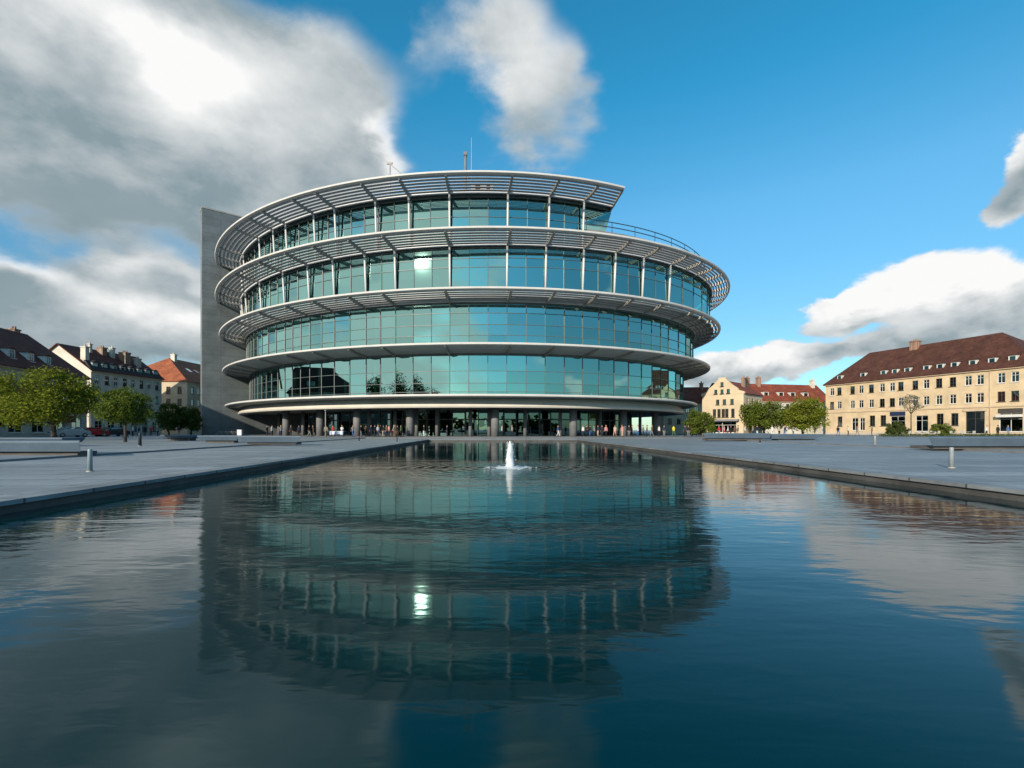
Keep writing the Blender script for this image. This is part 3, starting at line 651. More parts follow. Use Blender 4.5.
class House:
    def __init__(s, name, label, O, U, L, W, eave, group=None, wall=None, cat='house'):
        s.O = Vector((O[0], O[1], 0)); s.u = Vector((U[0], U[1], 0)).normalized(); s.n = Vector((s.u.y, -s.u.x, 0))   # outward normal of the front
        if s.n.dot(-s.O) < 0: s.n = -s.n
        s.L, s.W, s.e = L, W, eave; s.root = empty(name, tuple(s.O)); tag(s.root, label, cat, group); s.wm = wall; s.wall = None; s.g = MB(); s.wins = []
    def at(s, a, b, z): return s.O + s.u * a - s.n * b + Vector((0, 0, z))      # along, inward, up
    def side(s, k):      # 0 front, 1 far end, 2 back, 3 near end -> origin, direction, outward
        return ((s.O, s.u, s.n, s.L), (s.O + s.u * s.L, -s.n, s.u, s.W), (s.O + s.u * s.L - s.n * s.W, -s.u, -s.n, s.L), (s.O - s.n * s.W, s.n, -s.u, s.W))[k]
    def u_of_px(s, px, k=0):
        o, d, n, L = s.side(k); r = (px - 512) / F; den = d.x - r * d.y
        return (r * o.y - o.x) / den
    def face(s, k, ops=()):      # ops: (centre along, centre z, width, height, style)
        o, d, n, L = s.side(k); rev = .2
        xs = sorted({0, L} | {round(q, 3) for (c, z, w, h, st) in ops for q in (c - w / 2, c + w / 2)}); zs = sorted({-.1, s.e} | {round(q, 3) for (c, z, w, h, st) in ops for q in (z - h / 2, z + h / 2)})
        def P(a, z, b=0): return o + d * a - n * b + Vector((0, 0, z))
        for i in range(len(xs) - 1):
            for j in range(len(zs) - 1):
                mx, mz = (xs[i] + xs[i + 1]) / 2, (zs[j] + zs[j + 1]) / 2
                if any(abs(mx - c) < w / 2 and abs(mz - z) < h / 2 for (c, z, w, h, st) in ops): continue
                s.g.face([P(xs[i], zs[j]), P(xs[i + 1], zs[j]), P(xs[i + 1], zs[j + 1]), P(xs[i], zs[j + 1])])
        for (c, z, w, h, st) in ops:
            a0, a1, z0, z1 = c - w / 2, c + w / 2, z - h / 2, z + h / 2
            for q in (((a0, z0), (a1, z0)), ((a1, z0), (a1, z1)), ((a1, z1), (a0, z1)), ((a0, z1), (a0, z0))):
                (p0, q0), (p1, q1) = q; s.g.face([P(p0, q0), P(p1, q1), P(p1, q1, rev), P(p0, q0, rev)])
            s.wins.append((P(c, z, rev - .05), n, w, h, st))
    def finish(s):
        s.wall = s.g.build('wall', s.wm, s.root, s.O, recalc=False)
        for (p, n, w, h, st) in s.wins:
            me, mp = winmesh(w, h, st); rz = math.atan2(n.y, n.x) - PI / 2
            wn = put(me, 'shop_window' if st == 'shop' else 'window', s.root, p - s.O, rz); put(mp, 'pane', wn, (0, 0, 0), 0)
    def roof(s, rise, i0, i1, m, over=.45):
        e = s.e; ov = over; mid = s.W / 2; sl = rise / mid
        z0 = e - sl * ov * .5
        E_ = [s.at(-ov, -ov, z0), s.at(s.L + ov, -ov, z0), s.at(s.L + ov, s.W + ov, z0), s.at(-ov, s.W + ov, z0)]
        r0 = s.at(i0 if i0 else -ov, mid, e + rise); r1 = s.at(s.L - i1 if i1 else s.L + ov, mid, e + rise); up = Vector((0, 0, .16))
        g = MB(); top = E_ + [r0, r1]; n = 6
        P = [p + up for p in top] + top
        fs = [(0, 1, 5, 4), (2, 3, 4, 5), (3, 0, 4), (1, 2, 5)]
        if not i0: fs.remove((3, 0, 4))
        if not i1: fs.remove((1, 2, 5))
        ed = [(0, 1), (2, 3)] + ([(3, 0)] if i0 else [(3, 4), (4, 0)]) + ([(1, 2)] if i1 else [(1, 5), (5, 2)])
        g.idx(P, fs + [tuple(x + 6 for x in reversed(f)) for f in fs] + [(b + 6, b, a, a + 6) for (a, b) in ed])
        s.rf = g.build('roof', m, s.root, s.O)
        for (i, a) in ((i0, 0), (i1, s.L)):
            if not i: s.g.face([s.at(a, 0, e), s.at(a, s.W, e), s.at(a, mid, e + rise)])
        g = MB()
        for b in (-.18,):
            g.bar(s.at(-.2, b, e - .25), s.at(s.L + .2, b, e - .25), .3, .3)
        g.build('cornice', M['trim'], s.root, s.O)
        s.rise = rise; return s
    def dormer(s, a, w=1.3, h=1.3, up=.9, m=None, face=None, style='flat'):
        sl = s.rise / (s.W / 2); b0 = up / sl - .2; zb = s.e + up - .2; g = MB(); zt = zb + h; b1 = min((zt + .3 - s.e) / sl, s.W / 2)
        P = [s.at(a - w / 2, b0, zb), s.at(a + w / 2, b0, zb), s.at(a + w / 2, b0, zt), s.at(a - w / 2, b0, zt), s.at(a - w / 2, b1, zt), s.at(a + w / 2, b1, zt), s.at(a - w / 2, b1, zb), s.at(a + w / 2, b1, zb)]
        g.idx(P, [(0, 1, 2, 3), (0, 3, 4, 6), (1, 7, 5, 2)], 0)
        k = w / 2 + .18; q = [s.at(a - k, b0 - .2, zt), s.at(a + k, b0 - .2, zt), s.at(a + k, b1 + .5, zt + .1), s.at(a - k, b1 + .5, zt + .1)]; hp = [s.at(a, b0 - .1, zt + .42), s.at(a, b1 + .9, zt + .42)]
        g.idx(q + hp, [(0, 1, 4), (1, 2, 5, 4), (3, 0, 4, 5), (0, 3, 2, 1)], 1)
        d = g.build('dormer', [face or M['frame'], m or s.rf.data.materials[0]], s.rf, s.O)
        return d
    def dormer_window(s, a, up=.9, h=1.3, w=1.3):
        sl = s.rise / (s.W / 2); p = s.at(a, up / sl - .2, s.e + up - .2 + h / 2) + s.n * .02
        me, mp = winmesh(w * .72, h * .8, 'plain'); 
        return p
    def chimney(s, a, b, top, w=1.0, l=.8, m=None, pots=2):
        g = MB(); z0 = s.e; c = s.at(a, b, 0)
        g.box((c.x, c.y, (z0 + top) / 2), l, w, top - z0, (s.u.x, s.u.y)); g.box((c.x, c.y, top + .1), l + .2, w + .2, .2, (s.u.x, s.u.y))
        for k in range(pots):
            p = c - s.n * ((k + .5) / pots - .5) * w * .8; g.tube([p + Vector((0, 0, top + .2)), p + Vector((0, 0, top + .65))], .13, 8)
        g.build('chimney', m or M['brick'], s.rf, s.O)
    def band(s, name, k, a0, a1, z0, z1, out, m, depth=.1):
        o, d, n, L = s.side(k); g = MB(); c = o + d * ((a0 + a1) / 2) + n * (out - depth / 2) + Vector((0, 0, (z0 + z1) / 2))
        g.box(c, a1 - a0, depth, z1 - z0, (d.x, d.y)); return g.build(name, m, s.root, s.O)

# long yellow house on the right
h = House('yellow_house', 'long sunlit yellow house with hipped brown tile roof and a row of small dormers', (75.4, 113), (.291, -.957), 37.4, 14, 12.0, wall=M['yellow'])
ops = []
cx = lambda v: 810 + v / 4.785
for v in (105, 140, 203, 244, 293, 345, 393, 434, 503, 556, 617, 683, 757, 814, 915, 981):
    for z in (10.15, 6.9):
        if (z < 7 and v in (434, 503)) : pass
        ops.append((h.u_of_px(cx(v)), z, 1.05, 1.75, 'cross' if (v * 7 + int(z)) % 3 else 'dark'))
for v in (143, 298, 350, 622, 692): ops.append((h.u_of_px(cx(v)), 3.1, 1.15, 2.3, 'dark'))
for (v0, v1) in ((200, 230), (238, 262), (385, 455), (505, 565), (905, 1018)):
    a0, a1 = h.u_of_px(cx(v0)), h.u_of_px(cx(v1)); ops.append(((a0 + a1) / 2, 2.4, a1 - a0, 3.2 if v0 > 380 else 2.8, 'shop'))
a0, a1 = h.u_of_px(cx(745)), h.u_of_px(cx(836)); portal = ((a0 + a1) / 2, 2.35, a1 - a0, 4.3, 'dark'); ops.append(portal)
h.face(0, ops); h.face(1, [(3 + 2.7 * i, z, 1.05, 1.75, 'cross') for i in range(4) for z in (10.15, 6.9, 3.1)]); h.face(2); h.face(3, [(3 + 2.7 * i, z, 1.05, 1.75, 'cross') for i in range(4) for z in (10.15, 6.9)])
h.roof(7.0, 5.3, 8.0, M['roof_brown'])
for i, v in enumerate((135, 247, 345, 400, 460, 552, 617, 686, 774, 867, 966)):
    a = h.u_of_px(cx(v)) - .3; d = h.dormer(a, 1.15, 1.15, 1.0)
    p = h.dormer_window(a, 1.0, 1.15, 1.15); me, mp = winmesh(.85, .95, 'plain'); rz = math.atan2(h.n.y, h.n.x) - PI / 2
    put(mp, 'pane', d, p - h.O, rz)
h.chimney(15.2, 6.6, 19.9, 1.3, 1.5, pots=2)
h.band('belt_course', 0, -.05, 37.45, 5.1, 5.35, .14, M['trim'], .2); h.band('plinth', 0, 0.0, 37.4, -.1, .5, .08, M['dirty'], .16)
h.band('portal_surround', 0, a0 - .35, a1 + .35, 4.5, 4.95, .2, M['trim'], .25)
s0, s1 = h.u_of_px(cx(385)), h.u_of_px(cx(457)); h.band('shop_sign', 0, s0, s1, 4.1, 4.9, .16, M['signblue'], .12)
s0, s1 = h.u_of_px(cx(903)), h.u_of_px(cx(1020)); h.band('shop_sign', 0, s0, s1, 4.05, 4.8, .16, M['framed'], .12); h.band('shop_awning', 0, s0, s1, 3.3, 3.75, .9, M['frame'], .8)
h.finish()
# downpipe
g = MB(); pp = h.at(31.3, -.1, 0); g.tube([pp, pp + Vector((0, 0, 11.6))], .07, 6); g.build('downpipe', M['trim'], h.root, h.O)

# gabled cream house in the middle right
h = House('gable_house', 'cream house with stepped gable front and red roof behind small trees', (36.9, 91.2), (6.4, -7), 7.73, 9, 7.75, wall=M['sand'])
gx = lambda v: 680 + v / 5.906; ops = []; K = .82
for v in (203, 230, 255, 276, 312): ops.append((h.u_of_px(gx(v)), 4.25, .62, 1.6, 'dark'))
for v in (222, 262, 307): ops.append((h.u_of_px(gx(v)), 6.35, .62, 1.0, 'dark'))
ops.append((3.85, 1.65, 5.3, 2.1, 'shop'))
h.face(0, ops); h.face(1, [(1.8 + 2.6 * i, z, .75, 1.4, 'dark') for i in range(3) for z in (4.2, 6.3)]); h.face(2); h.face(3)
e = 7.75; gp = [(-.2, 0), (7.93, 0), (7.93, .35), (6.8, .75), (6.8, 1.0), (5.65, 1.85), (4.95, 2.55), (4.55, 2.95), (4.55, 3.2), (3.2, 3.2), (3.2, 2.95), (2.8, 2.55), (2.1, 1.85), (.95, 1.0), (.95, .75), (-.2, .35)]
n_ = len(gp); g = MB(); g.idx([h.at(a, -.05, e + z) for (a, z) in gp] + [h.at(a, .35, e + z) for (a, z) in gp], [tuple(range(n_)), tuple(range(2 * n_ - 1, n_ - 1, -1))] + [(i, (i + 1) % n_, n_ + (i + 1) % n_, n_ + i) for i in range(n_)])
gw = g.build('gable', M['sand'], h.root, h.O)
for (a, z) in ((2.7, e + .6), (3.87, e + .6), (5.05, e + .6), (3.87, e + 1.95)):
    me, mp = winmesh(.52, .78, 'dark'); rz = math.atan2(h.n.y, h.n.x) - PI / 2; w_ = put(me, 'window', gw, h.at(a, -.08, z) - h.O, rz); put(mp, 'pane', w_, (0, .06, 0), 0)
g = MB(); rid = [h.at(3.87, .3, e + 2.75), h.at(3.87, 9.3, e + 2.75)]; ev = [h.at(-.3, .3, e + .02), h.at(-.3, 9.3, e + .02), h.at(8.03, .3, e + .02), h.at(8.03, 9.3, e + .02)]
g.idx(rid + ev, [(0, 1, 3, 2), (0, 4, 5, 1), (2, 3, 5, 4), (1, 5, 3), (0, 2, 4)]); h.rf = g.build('roof', M['roof_red'], h.root, h.O)
h.rise = 2.75; h.chimney(5.4, 6.0, e + 3.3, .8, .6, pots=1)
h.band('shop_awning', 0, .7, 7.0, 2.75, 3.1, .8, M['awn_grey'], .75)
h.finish()
# long red roofed house behind it
h = House('red_roof_house', 'pale house with long red tile roof and white dormers behind the trees', (53.5, 117.5), (27, 5.5), 31, 10, 8.6, wall=M['pale'])
ops = [(1.8 + 2.3 * i, z, 1.0, 1.6, 'dark' if i % 3 else 'cross') for i in range(13) for z in (7.0, 3.9)]
h.face(0, ops); h.face(1); h.face(2); h.face(3); h.roof(4.6, 0, 0, M['roof_red'])
for a in (7.5, 12.5, 17, 20.5, 24.5):
    d = h.dormer(a, 1.6, 1.3, 1.3, M['roof_red']); p = h.dormer_window(a, 1.3, 1.3, 1.6); me, mp = winmesh(1.2, 1.0, 'plain'); put(mp, 'pane', d, p - h.O, math.atan2(h.n.y, h.n.x) - PI / 2)
h.chimney(9.5, 4.4, 14.6, .8, .8); h.chimney(12.8, 4.4, 14.8, .9, .9); h.chimney(29.5, 4.4, 14.4, .9, .9, M['pale'])
h.finish()
h = House('low_house', 'red roofed house half hidden between the glass building and the gabled house', (40, 124), (15, -1), 16, 9, 8.2, wall=M['sand'])
h.face(0, [(1.6 + 2.3 * i, z, 1.0, 1.5, 'dark') for i in range(6) for z in (6.4, 3.4)]); h.face(1); h.face(2); h.face(3); h.roof(4.4, 0, 3, M['roof_red']); h.chimney(11, 4, 13.6, .8, .8); h.finish()

# left: dark hipped house, cream row, orange hipped house
h = House('dark_roof_house', 'house with steep dark red roof, white dormers and a maroon awning at far left', (-76.8, 84.9), (4, -18), 36, 14, 10.5, wall=M['dirty'])
h.face(0, [(1.6 + 2.5 * i, z, 1.1, 1.7, 'cross') for i in range(14) for z in (8.6, 5.6)] + [(2.6 + 4.4 * i, 2.0, 2.6, 2.6, 'shop') for i in range(7)]); h.face(1); h.face(2); h.face(3, [(3 + 2.7 * i, z, 1.05, 1.7, 'dark') for i in range(4) for z in (8.6, 5.6)])
h.roof(6.8, 3.0, 8, M['roof_dark'])
for v in (240, 168, 88, 12):
    a = h.u_of_px(v / 4.267) - .2; d = h.dormer(a, 1.3, 1.5, 1.4); p = h.dormer_window(a, 1.4, 1.5, 1.3); me, mp = winmesh(1.0, 1.2, 'cross'); put(me, 'window', d, p - h.O, math.atan2(h.n.y, h.n.x) - PI / 2)
    put(mp, 'pane', d, p - h.O + h.n * .01, math.atan2(h.n.y, h.n.x) - PI / 2)
h.chimney(5.2, 7.4, 17.7, 1.0, 1.2)
g = MB(); sl = 6.8 / 7; a = h.u_of_px(95 / 4.267) + 3.5; P = [h.at(a + i * .8, b, 10.5 + b * sl + .28) for (i, b) in ((-1, 3.9), (1, 3.9), (1, 5.3), (-1, 5.3))]; g.face(P); g.build('skylight', M['winglass'], h.rf, h.O)
h.band('shop_awning', 0, 4.5, 9.8, 2.4, 3.5, .9, M['awn_red'], .85); h.finish()
h = House('cream_house', 'cream terrace of four storeys with mansard dormers and many chimneys beside orange roof', (-83.3, 93), (1.5, 16.7), 16.8, 14, 13.0, wall=M['pale'])
h.face(0, [(1.3 + 2.03 * i, z, .95, 1.75, 'dark' if i % 2 else 'cross') for i in range(8) for z in (11.2, 8.0, 4.9)] + [(1.6 + 2.7 * i, 1.7, 1.6, 2.5, 'shop') for i in range(6)])
h.face(1); h.face(2); h.face(3, [(9.5, 10.5, .9, 1.4, 'dark')]); h.roof(5.2, 0, 0, M['roof_dark'])
g = MB()       # steep slate skirt above the cornice
P = [h.at(-.1, -.3, 13.0), h.at(16.9, -.3, 13.0), h.at(16.9, 1.25, 15.0), h.at(-.1, 1.25, 15.0)]; Q = [p - h.n * .4 for p in P]
g.idx(P + Q, [(0, 1, 2, 3), (4, 7, 6, 5), (0, 4, 5, 1), (1, 5, 6, 2), (2, 6, 7, 3), (3, 7, 4, 0)]); mans = g.build('mansard', M['slate'], h.rf, h.O)
for i in range(8):
    a = 1.2 + 2.05 * i; d = h.dormer(a, 1.1, 1.35, .45, M['slate']); p = h.dormer_window(a, .45, 1.35, 1.1); me, mp = winmesh(.85, 1.05, 'plain'); put(mp, 'pane', d, p - h.O, math.atan2(h.n.y, h.n.x) - PI / 2)
h.chimney(.8, 2.2, 17.6, 1.1, .8, M['pale'], 1); h.chimney(5.2, 5.8, 19.0, .5, .5, M['pale'], 1); h.chimney(8.0, 6.0, 18.7, 1.4, 1.0); h.chimney(9.6, 5.2, 18.9, .7, .7, M['pale'], 1); h.chimney(11.6, 4.2, 18.2, 1.6, 1.3, M['brick'], 3); h.chimney(14.0, 3.4, 17.2, .9, 1.0, M['dirty'], 2)
h.finish()
h = House('orange_roof_house', 'cream house with hipped orange tile roof next to the grey tower', (-82.9, 120), (-1, .02), 21, 26, 13.5, wall=M['cream'])
h.face(0, [(2.0 + 2.9 * i, z, 1.1, 1.8, 'dark') for i in range(6) for z in (11.3, 8.2, 5.2, 2.2)]); h.face(2); h.face(3, [(24 - 2.4 * i, z, 1.0, 1.7, 'dark') for i in range(9) for z in (11.3, 8.2, 5.2)]); h.face(1)
g = MB(); e = 13.5; c_ = [h.at(-.4, -.4, e), h.at(21.4, -.4, e), h.at(21.4, 26.4, e), h.at(-.4, 26.4, e)]; rr = [h.at(10.5, 7.5, e + 7.2), h.at(10.5, 20, e + 7.2)]
g.idx(c_ + rr, [(0, 1, 4), (1, 2, 5, 4), (2, 3, 5), (3, 0, 4, 5), (3, 2, 1, 0)]); h.rf = g.build('roof', M['roof_orange'], h.root, h.O); h.rise = 7
h.chimney(9.5, 8, e + 8.0, .9, 1.1, M['pale']); h.chimney(2.2, 14, e + 4.6, .9, .9)
g = MB(); 
for (b, k) in ((8, .45), (11, .45)):
    P = [h.at(10.5 * f_ - .1, b + db, e + 7.2 * f_ + .18) for (f_, db) in ((k, -.6), (k, .6), (k + .13, .6), (k + .13, -.6))]; g.face(P)
g.build('skylight', M['winglass'], h.rf, h.O)
h.finish()

# ------------------------------------------------------------------ trees and shrubs
M['bark'] = mat('bark', (.06, .048, .038), .9, .3, 4, bump=.5)
M['leaf_a'] = leafmat('leaf_yellow_green', (.095, .13, .018), (.25, .275, .035)); M['leaf_b'] = leafmat('leaf_mid_green', (.062, .10, .02), (.17, .21, .034)); M['leaf_c'] = leafmat('leaf_dark_green', (.04, .07, .022), (.11, .145, .035))
M['leaf_d'] = leafmat('leaf_pale', (.2, .18, .13), (.36, .33, .24))
def crown(g, rnd, c, rx, ry, rz, nclump, nleaf, ls, flat=.35):
    c = Vector(c)
    for k in range(nclump):
        while True:
            q = Vector((rnd.uniform(-1, 1), rnd.uniform(-1, 1), rnd.uniform(-flat, 1)))
            if .25 < q.length < 1: break
        q *= .82 + .25 * noise.noise(q * 2.2 + c * .37)
        cc = c + Vector((q.x * rx, q.y * ry, q.z * rz)); cr = (.14 + .15 * rnd.random()) * (rx + rz) / 2
        for i in range(int(nleaf * 1.4)):
            d = Vector((rnd.gauss(0, 1), rnd.gauss(0, 1), rnd.gauss(0, .75))).normalized() * cr * (rnd.random() ** .45); p = cc + d
            a = Vector((rnd.gauss(0, 1), rnd.gauss(0, 1), rnd.gauss(0, .6))).normalized(); b = a.cross(Vector((rnd.gauss(0, 1), rnd.gauss(0, 1), rnd.gauss(0, 1)))).normalized(); s = ls * (.6 + .8 * rnd.random())
            g.face([p - a * s, p + b * s * .55, p + a * s, p - b * s * .55])
def tree(label, x, y, H, rx, zlo, m, seed, group='trees round the square', nclump=90, nleaf=60, ls=.13, trunk=.16, name='tree', cat='tree', flat=.35, z0=.08, limbs=7, off=(0, 0)):
    rnd = random.Random(seed); t = empty(name, (x, y, z0)); tag(t, label, cat, group)
    cz = zlo + (H - zlo) * .36; rz = H - cz; g = MB()
    lean = Vector((rnd.uniform(-.15, .15), rnd.uniform(-.1, .1), 0)); fork = zlo * .85 + .15
    f0 = Vector((lean.x, lean.y, fork)); g.tube([(0, 0, -.1), (lean.x * .4, lean.y * .4, fork * .5), f0], [trunk * 1.35, trunk, trunk * .85], 9)
    for k in range(limbs):
        a = 2 * PI * (k + rnd.random() * .6) / limbs; r = rx * (.45 + .35 * rnd.random()); e = Vector((r * math.cos(a) + off[0], r * math.sin(a), cz + rz * rnd.uniform(-.1, .65))); mid = f0.lerp(e, .5) + Vector((0, 0, -.12 * r))
        g.tube([f0 - Vector((0, 0, .1)), mid, e], [trunk * .62, trunk * .38, trunk * .12], 6)
        for q in range(2):
            e2 = e + Vector((rnd.uniform(-.3, .3) * rx, rnd.uniform(-.3, .3) * rx, rnd.uniform(0, .3) * rz)); g.tube([mid, mid.lerp(e2, .6), e2], [trunk * .3, trunk * .18, trunk * .05], 5)
    g.build('trunk', M['bark'], t)
    g = MB(); crown(g, rnd, (off[0], 0, cz), rx, rx, rz, nclump, nleaf, ls, (cz - zlo) / rz); g.build('crown', m, t, recalc=False)
    return t
tree('broad yellow green tree with forked trunk on the left of the square', -45.8, 47, 7.5, 4.3, 1.7, M['leaf_a'], 11, nclump=150, nleaf=75, ls=.12, trunk=.2)
tree('yellow green tree cut off by the left edge behind the long bench', -57.0, 52, 7.6, 4.4, 1.4, M['leaf_a'], 12, nclump=130, nleaf=70, ls=.13, trunk=.2)
tree('small round green tree standing alone before the cream terrace', -32.9, 40, 4.9, 2.15, 1.6, M['leaf_b'], 13, nclump=110, nleaf=70, ls=.085, trunk=.1)
tree('dark green tree before the orange roofed house', PX(169, 92), 92, 6.8, 2.9, 1.0, M['leaf_c'], 14, nclump=80, ls=.16)
tree('dark green tree closest to the grey tower', PX(191, 95), 95, 6.6, 2.5, 1.0, M['leaf_c'], 15, nclump=80, ls=.16)
tree('low round tree just right of the glass building', PX(700, 75), 75, 4.5, 2.75, .4, M['leaf_b'], 16, nclump=100, ls=.12)
tree('dark green tree before the pale house, nearest to the gabled house', PX(764, 84), 84, 6.6, 4.6, 1.2, M['leaf_b'], 17, nclump=130, nleaf=70, ls=.15, trunk=.2)
tree('yellow green tree in front of the corner of the yellow house', PX(803, 80), 80, 6.9, 4.0, 1.0, M['leaf_a'], 18, nclump=120, nleaf=70, ls=.15, trunk=.2)
tree('sparse pale young tree in front of the yellow house', PX(911, 86), 86, 8.0, 2.1, 4.6, M['leaf_d'], 19, nclump=36, nleaf=22, ls=.12, trunk=.09)
def shrub(label, x, y, H, rx, m, seed):
    rnd = random.Random(seed); t = empty('shrub', (x, y, .08)); tag(t, label, 'shrub', 'shrubs before the yellow house')
    g = MB()
    for k in range(8):
        a = k * PI / 4; g.tube([(0, 0, -.05), (rx * .3 * math.cos(a), rx * .3 * math.sin(a), H * .35), (rx * .6 * math.cos(a), rx * .6 * math.sin(a), H * .7)], [.05, .035, .015], 5)
    g.build('stem', M['bark'], t); g = MB(); crown(g, rnd, (0, 0, H * .42), rx, rx, H * .58, 50, 60, .11, .6); g.build('foliage', m, t, recalc=False)
shrub('dark green shrub left of the sparse young tree', PX(897, 80), 80, 2.5, 1.8, M['leaf_c'], 31)
shrub('brighter green shrub with pointed top right of the sparse young tree', PX(942, 78), 78, 2.2, 1.9, M['leaf_b'], 32)
g = MB(); rnd = random.Random(5)
hx0, hx1 = PX(880, 74), PX(1040, 70)
for k in range(5200):
    u = rnd.random(); p = Vector((hx0 + (hx1 - hx0) * u, 74 - 4 * u + rnd.uniform(-.5, .5), .1 + .42 * rnd.random())); a = Vector((rnd.gauss(0, 1), rnd.gauss(0, 1), rnd.gauss(0, 1))).normalized(); b = a.orthogonal().normalized(); s = .08
    g.face([p - a * s, p + b * s * .6, p + a * s, p - b * s * .6])
tag(g.build('hedge', M['leaf_c'], recalc=False), 'low clipped dark hedge strip in front of the yellow house', 'hedge')

# ------------------------------------------------------------------ plaza furniture
M['bench'] = mat('bench_stone', (.085, .125, .17), .55, .1, .9, bump=.15, bscale=12); M['benchs'] = mat('bench_side', (.3, .3, .29), .6, .1, .9); M['foot'] = mat('bench_foot', (.09, .085, .08), .8, .2, 1)
def bench(label, x0, x1, y, top, depth, slab, s0=.0, s1=.0, z0=.08, yaw=0.0, k0=.0, k1=.0):
    xc = (x0 + x1) / 2; t = empty('stone_bench', (xc, y, z0), yaw); tag(t, label, 'bench', 'long stone benches on the plaza')
    L = x1 - x0; top -= z0; g = MB(); zb = top - slab
    A = [(-L / 2, 0, top), (L / 2, 0, top), (L / 2 - k1, depth, top), (-L / 2 + k0, depth, top)]; B = [(-L / 2 + s0, .16, zb), (L / 2 - s1, .16, zb), (L / 2 - s1 - k1, depth - .16, zb), (-L / 2 + s0 + k0, depth - .16, zb)]
    C_ = [(x, yy, top - .07) for (x, yy, z) in A]
    g.idx(A + C_ + B, [(0, 1, 2, 3)] + [(i, 4 + i, 4 + (i + 1) % 4, (i + 1) % 4) for i in range(4)] + [(4 + i, 8 + i, 8 + (i + 1) % 4, 4 + (i + 1) % 4) for i in range(4)] + [(11, 10, 9, 8)])
    o = g.build('seat_slab', M['bench'], t)
    b = o.modifiers.new('bevel', 'BEVEL'); b.width = .015; b.segments = 2
    g = MB(); g.box((0, depth / 2, zb / 2), L - s0 - s1 - .7, depth - .7, zb); g.build('foot', M['foot'], t)
    return t
bench('long low stone bench nearest the pool at the left edge', -25.5, -17.3, 18.8, .66, 1.6, .44, 0, .1, k1=1.45)
bench('thin stone bench behind the leftmost bench under the trees', PX(-40, 29), PX(62, 29), 29, .62, 1.6, .3, .1, .1)
bench('stone bench with a pale end in front of the left entrance columns', PX(237, 33), PX(301, 33), 33, .68, 1.6, .46, 0, .35, k1=.7)
bench('stone bench in front of the grey tower beside the pale ended bench', PX(197, 37), PX(237, 37), 37, .66, 1.6, .4, .1, .1)
bench('shorter stone bench farthest left before the grey tower', PX(160, 44), PX(192, 44), 44, .62, 1.6, .3, .1, .1)
bench('big stone bench cut off by the right edge of the photo', PX(929, 24.6), PX(929, 24.6) + 9.5, 24.6, .74, 2.2, .50, .35, .1, k0=1.95)
bench('dark sided stone bench before the right hand trees', PX(703, 46), PX(771, 46), 46, .78, 2.0, .5, .55, .0, k0=.8)
bench('stone bench with slanted end joined to the dark sided one', PX(772.5, 46.5), PX(825, 46.5), 46.5, .70, 2.0, .5, .0, .9)
def bollard(label, px, Y, h, r, m, z0=0.):
    t = empty('bollard', (PX(px, Y), Y, z0)); tag(t, label, 'bollard', 'bollards on the plaza')
    g = MB(); g.tube([(0, 0, 0), (0, 0, h * .93), (0, 0, h * .985), (0, 0, h)], [r * 1.04, r * .9, r * .84, r * .55], 16); g.build('shaft', m, t)
    g = MB(); g.tube([(0, 0, -.02), (0, 0, .025)], [r * 1.5, r * 1.45], 16); g.build('base_plate', M['rib'], t)
M['boll'] = mat('bollard_metal', (.23, .3, .33), .4, .1, 3); M['bollp'] = mat('bollard_pale', (.26, .3, .32), .4, .1, 3)
bollard('blue grey bollard near the left edge of the pool', 90, 12.4, .60, .055, M['boll'])
bollard('pale grey bollard near the right edge of the pool', 951.5, 13.6, .60, .06, M['bollp'])
bollard('small black bollard behind the left blue grey one', 140, 30, .85, .09, M['dark'], .08)
bollard('dark thin bollard before the yellow house', 875, 34, .6, .07, M['rib'], .08)
bollard('tiny dark bollard before the left columns', 359, 46, .45, .06, M['dark'])
bollard('tiny dark bollard closest to the far left pool corner', 397, 42, .5, .05, M['dark'])
bollard('tiny dark bollard before the right hand benches', 760, 36, .3, .06, M['dark'], .08)
t = empty('lamp_post', (PX(325.5, 60), 60, 0)); tag(t, 'thin grey lamp post in front of the left entrance columns', 'lamp post')
g = MB(); g.tube([(0, 0, 0), (0, 0, 3.5)], [.07, .045], 8); g.build('pole', M['rib'], t); g = MB(); g.tube([(0, 0, 3.5), (0, 0, 3.6), (0, 0, 3.75)], [.12, .14, .05], 10); g.build('lamp_head', M['conc'], t)
